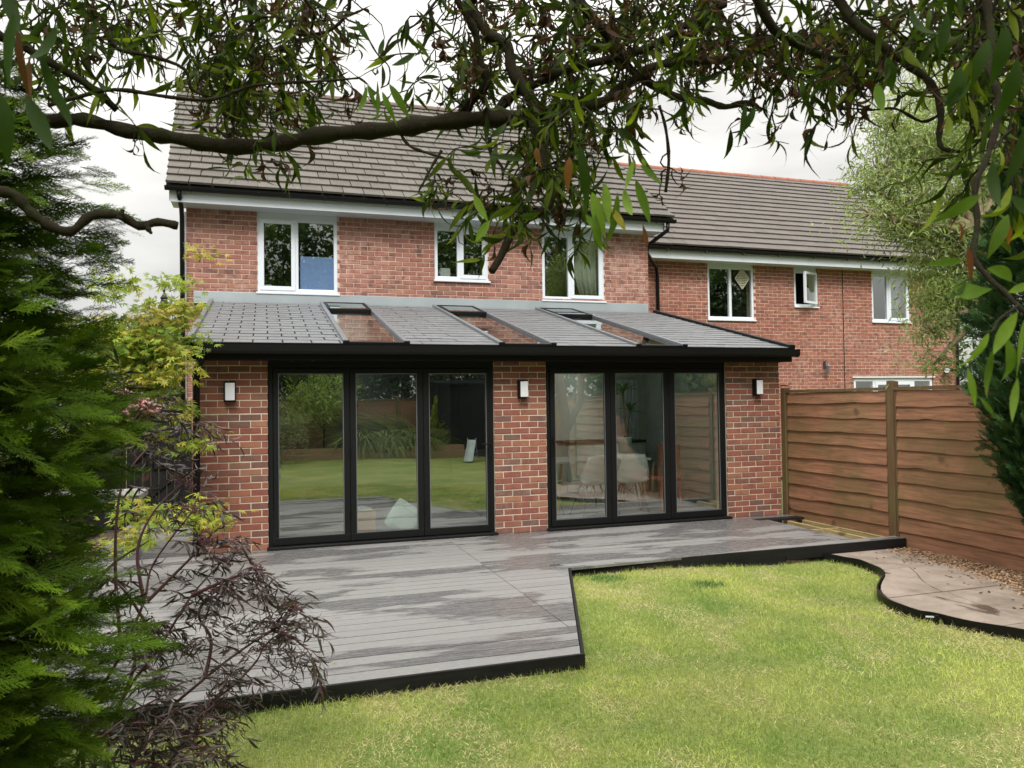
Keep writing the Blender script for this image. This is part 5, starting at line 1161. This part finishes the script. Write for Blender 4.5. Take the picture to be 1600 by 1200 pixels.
acer('low yellow maple shoots growing at the foot of the left pier', None, [[(-1.4, -2.2, -.1), (-1.2, -2.1, .3), (-.9, -2.0, .5)]], [pb_(215, 800, 6.6, 30, 12), pb_(265, 815, 6.6, 24, 10), pb_(310, 800, 6.8, 24, 10), pb_(200, 850, 6.5, 35, 10), pb_(330, 820, 6.8, 14, 4)], .065, YG, 14)

# ---- black elder
el_ = empty('black_elder', (0, 0, 0)); tag(el_, 'purple-black lace-leaved elder with pink berry heads at the lower left of the deck', 'elder shrub')
stemsE = MB(); EP, EM, EC = [], [], []; BP = []
NLT = leaf_template(3, .06, .45, .2, .3)
def elder_leaf(P0, d, ln, col):
    """pinnate leaf: rachis with paired, deeply cut narrow leaflets"""
    d = np.array(d, float); d /= np.linalg.norm(d); up = np.array([0, 0, 1.]); s = np.cross(d, up); s /= max(1e-6, np.linalg.norm(s)); p = np.array(P0); pts = [p]
    for i in range(5): p = p+d*ln/5; d = d+np.array([0, 0, -.16]); d /= np.linalg.norm(d); pts.append(p)
    stemsE.tube(pts, [.0018]*5+[.001], 3, False)
    for i in range(1, 6):
        for sg in ((-1, 1) if i < 5 else (0,)):
            dl = s*sg*.9+d*(.7 if sg else 1)+rng.normal(0, .12, 3)+(0, 0, -.15); l2 = ln*rng.uniform(.36, .52)
            for k in range(2):
                dk = dl+rng.normal(0, .26, 3); EP.append(pts[i]); EM.append(frames(np.array([dk]))[0]*l2*rng.uniform(.55, 1)); EC.append(col*rng.uniform(.75, 1.3))
def berry_head(P0, d, r, pink):
    d = np.array(d, float)/np.linalg.norm(d); c = np.array(P0)
    for i in range(26):
        v = rng.normal(0, 1, 3); v -= d*(v@d)*.9; v = v/np.linalg.norm(v)*r*math.sqrt(rng.uniform(.05, 1)); e = c+v+d*r*(.55-.5*(np.linalg.norm(v)/r)**2); m_ = c+v*.4+d*r*.05
        stemsE.tube([c, m_, e], [.0012, .001, .0008], 3, False)
        for k in range(4): BP.append((e+rng.normal(0, .006, 3), pink))
PURP = np.array([(.06, .042, .042), (.085, .058, .055), (.045, .036, .034), (.10, .08, .07), (.065, .06, .04)])
def elder_stem(pts_px, r0=.009, nleaf=8, ln=(.12, .2), head=None, twigs_n=3):
    P = smooth_line([at(x, y, d) for x, y, d in pts_px], 5); stemsE.tube(P, list(np.linspace(r0, .003, len(P))), 6)
    m = len(P)
    for i in range(nleaf):
        k = int(m*(.25+.72*(i+rng.uniform(0, .9))/nleaf)); k = min(k, m-2); t_ = P[k+1]-P[k]; t_ /= np.linalg.norm(t_)
        for s in ((-1, 1) if i % 2 else (1,)):
            sd_ = np.cross(t_, rng.normal(0, 1, 3)); sd_ /= np.linalg.norm(sd_); dd = sd_*s+t_*.5; dd[2] = dd[2]*.6+.05
            elder_leaf(P[k], dd, rng.uniform(*ln), PURP[rng.integers(5)])
    t_ = P[-1]-P[-3]; t_ /= np.linalg.norm(t_)
    for k in range(3): elder_leaf(P[-1], t_+rng.normal(0, .5, 3)+(0, 0, -.2), rng.uniform(*ln), PURP[rng.integers(5)])
    if head: berry_head(P[-1], t_+(0, 0, .6), head[0], head[1])
B = (150, 1330, 3.1)
for s in [([B, (230, 1150, 3.2), (320, 1060, 3.3), (400, 1000, 3.4), (425, 985, 3.45)], 9, (.055, 0)), ([(230, 1150, 3.2), (340, 1090, 3.3), (395, 1040, 3.4), (410, 1015, 3.4)], 6, (.05, 0)), ([B, (180, 1120, 3.1), (250, 1010, 3.2), (300, 930, 3.3), (345, 880, 3.4)], 10, (.05, 0)),
          ([B, (130, 1150, 3.0), (190, 1020, 3.1), (225, 940, 3.2), (240, 880, 3.3), (300, 800, 3.4)], 9, (.055, 0)), ([(225, 940, 3.2), (215, 860, 3.3), (240, 800, 3.4), (285, 755, 3.5)], 7, (.06, 0)), ([(190, 1020, 3.1), (180, 880, 3.2), (190, 760, 3.3), (230, 700, 3.4)], 8, None), ([(190, 760, 3.1), (192, 690, 3.0), (194, 650, 2.95), (197, 632, 2.9)], 4, (.075, 1)), ([(192, 690, 3.0), (212, 655, 2.95), (226, 640, 2.95)], 2, (.055, 1)),
          ([(188, 700, 3.3), (230, 680, 3.3), (280, 665, 3.3), (300, 662, 3.3)], 5, None), ([B, (260, 1200, 3.0), (300, 1130, 3.1), (340, 1100, 3.2)], 8, (.05, 2)), ([B, (240, 1230, 2.8), (290, 1180, 2.9), (310, 1150, 3.0)], 8, (.06, 2)), ([B, (150, 1180, 2.8), (200, 1120, 2.9), (250, 1090, 3.0)], 8, None), ([B, (120, 1200, 2.7), (160, 1150, 2.8), (210, 1140, 2.9)], 7, (.05, 0)),
          ([(300, 930, 3.3), (370, 900, 3.35), (400, 895, 3.4)], 4, (.05, 0)), ([(320, 1060, 3.3), (330, 1000, 3.4), (310, 960, 3.4), (335, 925, 3.4)], 6, (.045, 0)), ([(180, 1120, 3.1), (210, 1040, 3.15), (205, 990, 3.2), (232, 985, 3.2)], 5, (.06, 0)), ([B, (200, 1210, 2.6), (230, 1190, 2.7), (260, 1200, 2.7)], 8, None), ([(230, 940, 3.2), (290, 880, 3.3), (320, 850, 3.35)], 5, (.05, 0)), ([(250, 1010, 3.2), (200, 930, 3.2), (170, 900, 3.2)], 5, None), ([(400, 1000, 3.4), (440, 975, 3.45), (455, 955, 3.5)], 2, (.06, 0)), ([(425, 985, 3.45), (455, 995, 3.4), (480, 1015, 3.4)], 2, None)]:
    elder_stem(s[0], nleaf=max(2, int(s[1]*(1.35 if s[0][-1][1] > 850 else .55))), head=s[2], ln=(.14, .24))
o = stemsE.build('stems', MAT['stem_purple'], el_); o['kind'] = 'stuff'
V, F, C = scatter(NLT[0], NLT[1], np.array(EP), np.array(EM), np.array(EC)); o = link(bpy.data.objects.new('foliage', big_mesh('foliage', V, F, MAT['purple'], C, True)), el_); o['kind'] = 'stuff'
OCT = (np.array([(1,0,0),(-1,0,0),(0,1,0),(0,-1,0),(0,0,1),(0,0,-1)], float), np.array([(0,2,4),(2,1,4),(1,3,4),(3,0,4),(2,0,5),(1,2,5),(3,1,5),(0,3,5)]))
pcol = {0: (.16, .055, .06), 1: (.80, .45, .45), 2: (.045, .018, .025)}; bp = np.array([b[0] for b in BP]); rb = np.array([.009 if b[1] == 1 else .004 for b in BP]); bc = np.array([pcol[b[1]] for b in BP])*rng.uniform(.7, 1.3, (len(BP), 1))
V, F, C = scatter(OCT[0], OCT[1], bp, np.eye(3)[None]*rb[:, None, None], bc); o = link(bpy.data.objects.new('berry_heads', big_mesh('berry_heads', V, F, MAT['purple'], C)), el_); o['kind'] = 'stuff'

# ================================================================== GARDEN BEHIND THE CAMERA (seen in the glass)
slp = tag(MB().box(-3.4, 6.2, -15.35, -15.15, -.19, .05).box(-3.4, 6.2, -15.58, -15.36, -.19, .22).build('sleeper_edging', MAT['wood_pale']), 'pale timber sleeper edging along the far end of the lawn, seen in the door glass', 'garden edging')
bed2 = MB().box(-9, 8, -19, -15.6, -.19, .0).build('back_border', MAT['soil']); bed2['kind'] = 'structure'
fence_line((-7.0, -17.4, .05), [0, -1.9, -3.8, -5.7, -7.6, -9.5, -11.4, -13.3], 'brown timber fence across the bottom of the garden, seen in the door glass', R(90), MAT['fence'], 8)
fence_line((-5.2, -15.5, 0), [0, -1.9, -3.8, -5.7, -7.6, -9.5, -11.4, -13.3], 'brown timber fence along the left side of the garden behind the shrubs', R(180), MAT['fence'], 9)
shd = empty('garden_shed', (6.35, -16.6, .1)); tag(shd, 'black painted garden shed at the bottom right of the garden, seen in the door glass', 'shed')
MB().box(-.9, 1.5, -1.0, .8, -.1, 2.1).build('walls', MAT['black_wood'], shd); MB().xprism([(-1.15, 2.101), (.95, 2.101), (.95, 2.16), (-1.15, 2.3)], -1.0, 1.6).build('roof', MAT['black_wood'], shd)
MB().box(-.2, .6, .801, .83, 0, 1.9).build('door', MAT['black_wood'], shd)
sl_ = empty('garden_slide', (5.9, -13.3, -.16), R(112)); sl_.scale = (.6, .6, .62); tag(sl_, 'pale plastic childrens slide on the lawn, seen in the right pane of the left doors', 'slide')
mb = MB(); k = 12
for i in range(k+1):
    u = i/k; z = .95*(1-u)**1.4*(1-.1*math.sin(u*9))+.06; x = -.2+1.5*u
    mb.v += [(x, -.22, z+.1), (x, -.2, z), (x, .2, z), (x, .22, z+.1)]
for i in range(k): a = i*4; mb.f += [(a, a+1, a+5, a+4), (a+1, a+2, a+6, a+5), (a+2, a+3, a+7, a+6)]
o = mb.build('chute', MAT['fabric'], sl_, smooth=True); o.modifiers.new('t', 'SOLIDIFY').thickness = .015
for sy in (-1, 1): MB().tube([(-.2, sy*.2, 1.0), (-.55, sy*.25, 0)], .02, 8).build('leg', MAT['blue_in'], sl_)
for i in range(4): MB().tube([(-.26-i*.08, -.2, .85-i*.22), (-.26-i*.08, .2, .85-i*.22)], .012, 6).build('rung', MAT['blue_in'], sl_)
def grass_tuft(x, y, h, n, col, label):
    t_ = empty('grass_clump', (x, y, 0)); tag(t_, label, 'ornamental grass'); T = leaf_template(5, .012, .9, 0, 0)
    az = rng.uniform(0, 6.28, n); el = rng.uniform(.75, 1.45, n); d = np.stack([np.cos(az)*np.cos(el), np.sin(az)*np.cos(el), np.sin(el)], 1)
    V, F, C = scatter(T[0], T[1], rng.normal(0, .12, (n, 3))*(1, 1, 0), frames(d, rng.normal(0, .2, n))*(h*rng.uniform(.6, 1.2, n))[:, None, None], np.array(col)*rng.uniform(.7, 1.3, (n, 1)))
    o = link(bpy.data.objects.new('blades', big_mesh('blades', V, F, MAT['leaf'], C)), t_); o['kind'] = 'stuff'
for x, y, h, lb in ((3.9, -16.2, 1.5, 'tall arching grass clump in the back border, second from the shed'), (4.7, -16.3, 1.4, 'tall arching grass clump in the back border, nearest the shed'), (3.0, -16.3, 1.5, 'tall arching grass clump in the back border, left of the others')): grass_tuft(x, y, h, 1100, (.34, .40, .15), lb)
conifer('golden_conifer', 'small golden conifer beside the shed at the bottom of the garden', (5.45, -16.0, 0), 1.7, lambda z: np.interp(z, [0, .3, 1.6], [.45, .55, .08]), 900, (.15, .25), [(.26, .32, .03), (.20, .28, .03)], template=SB, elev=.9)
def btree(x, y, h, w, lb, cols=DG, n=120):
    h = h*.9; cols = [(a_*1.7, b_*1.6, c_*1.5) for a_, b_, c_ in cols]
    tree('garden_tree', lb, 'tree', [(x, y, -.2), (x+.1, y, h*.25), (x-.1, y+.1, h*.45), (x, y, h*.6)], .2, [(x, y, h*.68, w*.8, w*.8, h*.3, n), (x-w*.5, y+.3, h*.40, w*.7, w*.7, h*.28, n*2//3), (x+w*.55, y, h*.44, w*.7, w*.7, h*.28, n*2//3)], .30, .55, cols, MAT['leaf'], MAT['bark'], 'trees behind the bottom of the garden', clump=.32, per=44)
for x, y, h, w, lb, c in ((-8, -20.5, 12, 3.2, 'dark garden tree at the far left bottom of the garden', DG), (-3.6, -21, 13, 3.4, 'tall dark garden tree left of the grass clumps', DG), (.9, -21.5, 12.5, 3.3, 'dark garden tree behind the feathery shrub', DG), (5.2, -21, 14, 3.4, 'dark garden tree behind the black shed', DG), (9.6, -21.5, 13, 3.4, 'dark garden tree beyond the shed and right fence', DG), (14.0, -20, 14, 3.4, 'dark garden tree farthest to the right beyond the fence', DG), (-10, -14, 8, 2.6, 'dark garden tree beyond the left fence', DG), (12, -11.5, 8, 2.4, 'dark garden tree beyond the middle of the right fence', DG), (18.5, -18, 13, 3.4, 'dark garden tree in the next garden but one', DG), (23.5, -15, 12, 3.4, 'dark garden tree three gardens away on the right', DG)): btree(x, y, h, w, lb, c)
tree('bamboo_clump', 'bright feathery shrub at the left of the back border, seen in the door glass', 'shrub', [(1.8, -15.9, 0), (1.8, -15.9, .8), (1.8, -15.9, 1.6)], .05, [(1.9, -15.9, 2.1, .9, .7, .9, 80), (1.3, -15.8, 1.3, .7, .5, .7, 40)], .24, .14, [(.34, .46, .12), (.42, .52, .15)], MAT['leaf'], MAT['bark'], clump=.22, per=30, droop=.4)
tree('grey_shrub', 'grey-green shrub at the left end of the back border, seen in the door glass', 'shrub', [(.1, -14.2, -.1), (.1, -14.2, .4), (.1, -14.2, .8)], .05, [(.2, -14.3, .7, 1.2, .7, .9, 110)], .09, .3, [(.26, .31, .19), (.32, .34, .22)], MAT['leaf'], MAT['bark'], clump=.14, per=40)
tree('tall_hedge', 'dense dark green hedge behind the bottom fence, seen in the door glass', 'hedge', [(0, -18.6, -.2), (0, -18.6, 1), (0, -18.6, 2)], .1, [(x_, -18.6, 2.0, 1.3, .7, 2.0, 120) for x_ in (-7, -5, -3, -1, 1, 3, 5, 7, 9)], .16, .5, DG, MAT['leaf'], MAT['bark'], clump=.28, per=40, limbs=False)
# background beyond the houses
tree('distant_tree', 'blue-green tree in the distance behind the lamp post', 'tree', [(-5.0, 33, -.2), (-5.0, 33, 1.5), (-5, 33, 3)], .2, [(-4.6, 33, 2.9, 2.2, 2, 2.2, 150), (-7.2, 34, 2.6, 2.4, 2, 1.9, 130)], .30, .5, [(.07, .13, .06), (.09, .16, .08)], MAT['leaf'], MAT['bark'], clump=.35, per=36)
tree('distant_tree', 'darker tree in the distance left of the lamp post, mostly behind the maple', 'tree', [(-11.0, 36, -.2), (-11.0, 36, 1.5), (-11, 36, 3)], .25, [(-11, 36, 3.6, 3.0, 2.4, 2.6, 160), (-15, 35, 3.0, 2.6, 2, 2.2, 110)], .34, .5, DG, MAT['leaf'], MAT['bark'], clump=.4, per=36)
tree('distant_tree', 'round dark tree in the distance far right beyond the neighbour house', 'tree', [(22, 14, -.2), (22, 14, 2), (22, 14, 3)], .25, [(22, 14, 3.4, 2.6, 2.4, 2.4, 160)], .3, .5, DG, MAT['leaf'], MAT['bark'], clump=.4, per=36)

# ================================================================== GRASS
def in_deck(x, y):
    r = np.where(y > -1.98-.0, 9.0, 2.77+(1.89-2.77)*((y+1.98)/(DY+1.98)))
    return (y > DY-.03) & (x < r+.02) & ((y > -2.01) | (x < r+.02))
NB = 330000
u = rng.uniform(0, 1, NB)
# denser close to the camera: sample distance with a bias
dist = 1.9+ (8.6-1.9)*u**.8; hx = rng.uniform(R(17.9-37), R(17.9+37), NB)
gx = dist*np.sin(hx)/np.cos(hx-YAW); gy = CAM[1]+dist*np.cos(hx)/np.cos(hx-YAW)
exr = np.array([float('inf')]*NB); EY = np.array([e[1] for e in ed]); EX = np.array([e[0] for e in ed])
gyg = np.linspace(-8.5, -1.9, 400); exg = np.array([min([EX[i]+(EX[i+1]-EX[i])*(g-EY[i])/(EY[i+1]-EY[i]) for i in range(len(ed)-1) if min(EY[i], EY[i+1]) <= g <= max(EY[i], EY[i+1]) and abs(EY[i+1]-EY[i]) > 1e-9] or [5.0]) for g in gyg])
gxr = np.interp(gy, gyg, exg)
keep = (~in_deck(gx, gy)) & (gx < gxr-.012) & (gx > -3.1) & (gy < -2.015)
gx, gy, gxr = gx[keep], gy[keep], gxr[keep]; n = len(gx)
tone = .55*vnoise(gx*1.5, gy*1.5, 1)+.3*vnoise(gx*4, gy*4, 2)+.15*vnoise(gx*11, gy*11, 3)
dry = np.clip((vnoise(gx*1.3+5, gy*1.3, 4)*.45+vnoise(gx*5, gy*5, 5)*.55-.50)*4.5, 0, 1)
c0 = np.array([.20, .31, .06]); c1 = np.array([.54, .60, .15]); cd_ = np.array([.60, .53, .27])
C = c0+(c1-c0)*np.clip((tone-.25)*2, 0, 1)[:, None]
isdry = rng.uniform(0, 1, n) < .06+.62*dry; C[isdry] = cd_*rng.uniform(.7, 1.2, (isdry.sum(), 1))
C *= rng.uniform(.75, 1.25, (n, 1)); hgt = rng.uniform(.018, .042, n)*(.8+.5*tone)
for (px, py, r_) in ((950, 917, .16), (1105, 926, .15), (700, 1180, .12), (960, 1155, .1)):
    q = ground_at(px, py, LZ); m_ = np.hypot((gx-q[0])/1.3, gy-q[1]) < r_*rng.uniform(.5, 1.1, n)
    if py < 1000: C[m_] = np.array([.05, .16, .02])*rng.uniform(.8, 1.3, (m_.sum(), 1)); hgt[m_] *= 1.3
q = ground_at(990, 1160, LZ); m_ = (np.hypot((gx-q[0])/1.6, gy-q[1]) < .09*rng.uniform(.3, 1.1, n)); hgt[m_] *= .35; C[m_] *= .35
# taller fringe against deck and edging
near_edge = ((gy > DY-.09) & (gx < 1.95) & (gy < DY)) | ((gy > -2.08)) | (gxr-gx < .05); hgt[near_edge] *= 1.45
T = (np.array([(-.5, 0, 0), (.5, 0, 0), (-.35, .55, .0), (.35, .55, .0), (0, 1, -.18)]), None)
az = rng.uniform(0, 6.28, n); el = np.clip(rng.normal(.95, .35, n), .15, 1.5); el[isdry] *= .55
d = np.stack([np.cos(az)*np.cos(el), np.sin(az)*np.cos(el), np.sin(el)], 1); Mx = frames(d, rng.normal(0, .7, n)); wd = rng.uniform(.0022, .0042, n)
Mx = Mx*np.stack([wd, hgt, hgt], 1)[:, None, :]
tv = T[0]; tf = np.array([(0, 1, 3), (0, 3, 2), (2, 3, 4)])
V, F, C = scatter(tv, tf, np.stack([gx, gy, lawn_z(gx, gy)-.002], 1), Mx, C)
o = link(bpy.data.objects.new('grass', big_mesh('grass', V, F, MAT['grass'], C))); tag(o, 'short green and dry yellow lawn grass in front of the deck', 'grass', kind='stuff')
# a few fallen leaves on lawn and deck
for (px, py, z, s, lb) in ((975, 945, LZ+.025, .05, 'small pale fallen leaf on the lawn just right of the deck step'), (1505, 1093, LZ+.03, .07, 'long pale fallen leaf on the lawn towards the right edge'), (560, 1183, LZ+.03, .05, 'small tan fallen leaf on the lawn at the bottom of the view'), (526, 1037, .004, .04, 'tiny yellow leaf lying on the deck near its front board'), (541, 930, .004, .04, 'tiny green leaf lying on the wet middle of the deck')):
    g_ = ground_at(px, py, z); T_ = leaf_template(5, .12, .3, .3, .4); Mx1 = frames(np.array([[rng.normal(), rng.normal(), .08]]), np.array([.2]))[0]*s
    V1 = np.einsum('ij,kj->ki', Mx1, T_[0]); o = bpy.data.objects.new('fallen_leaf', big_mesh('fallen_leaf', V1, T_[1], MAT['leaf'], np.tile((.38, .33, .10), (len(V1), 1)), True)); o.location = g_; link(o); tag(o, lb, 'leaf')
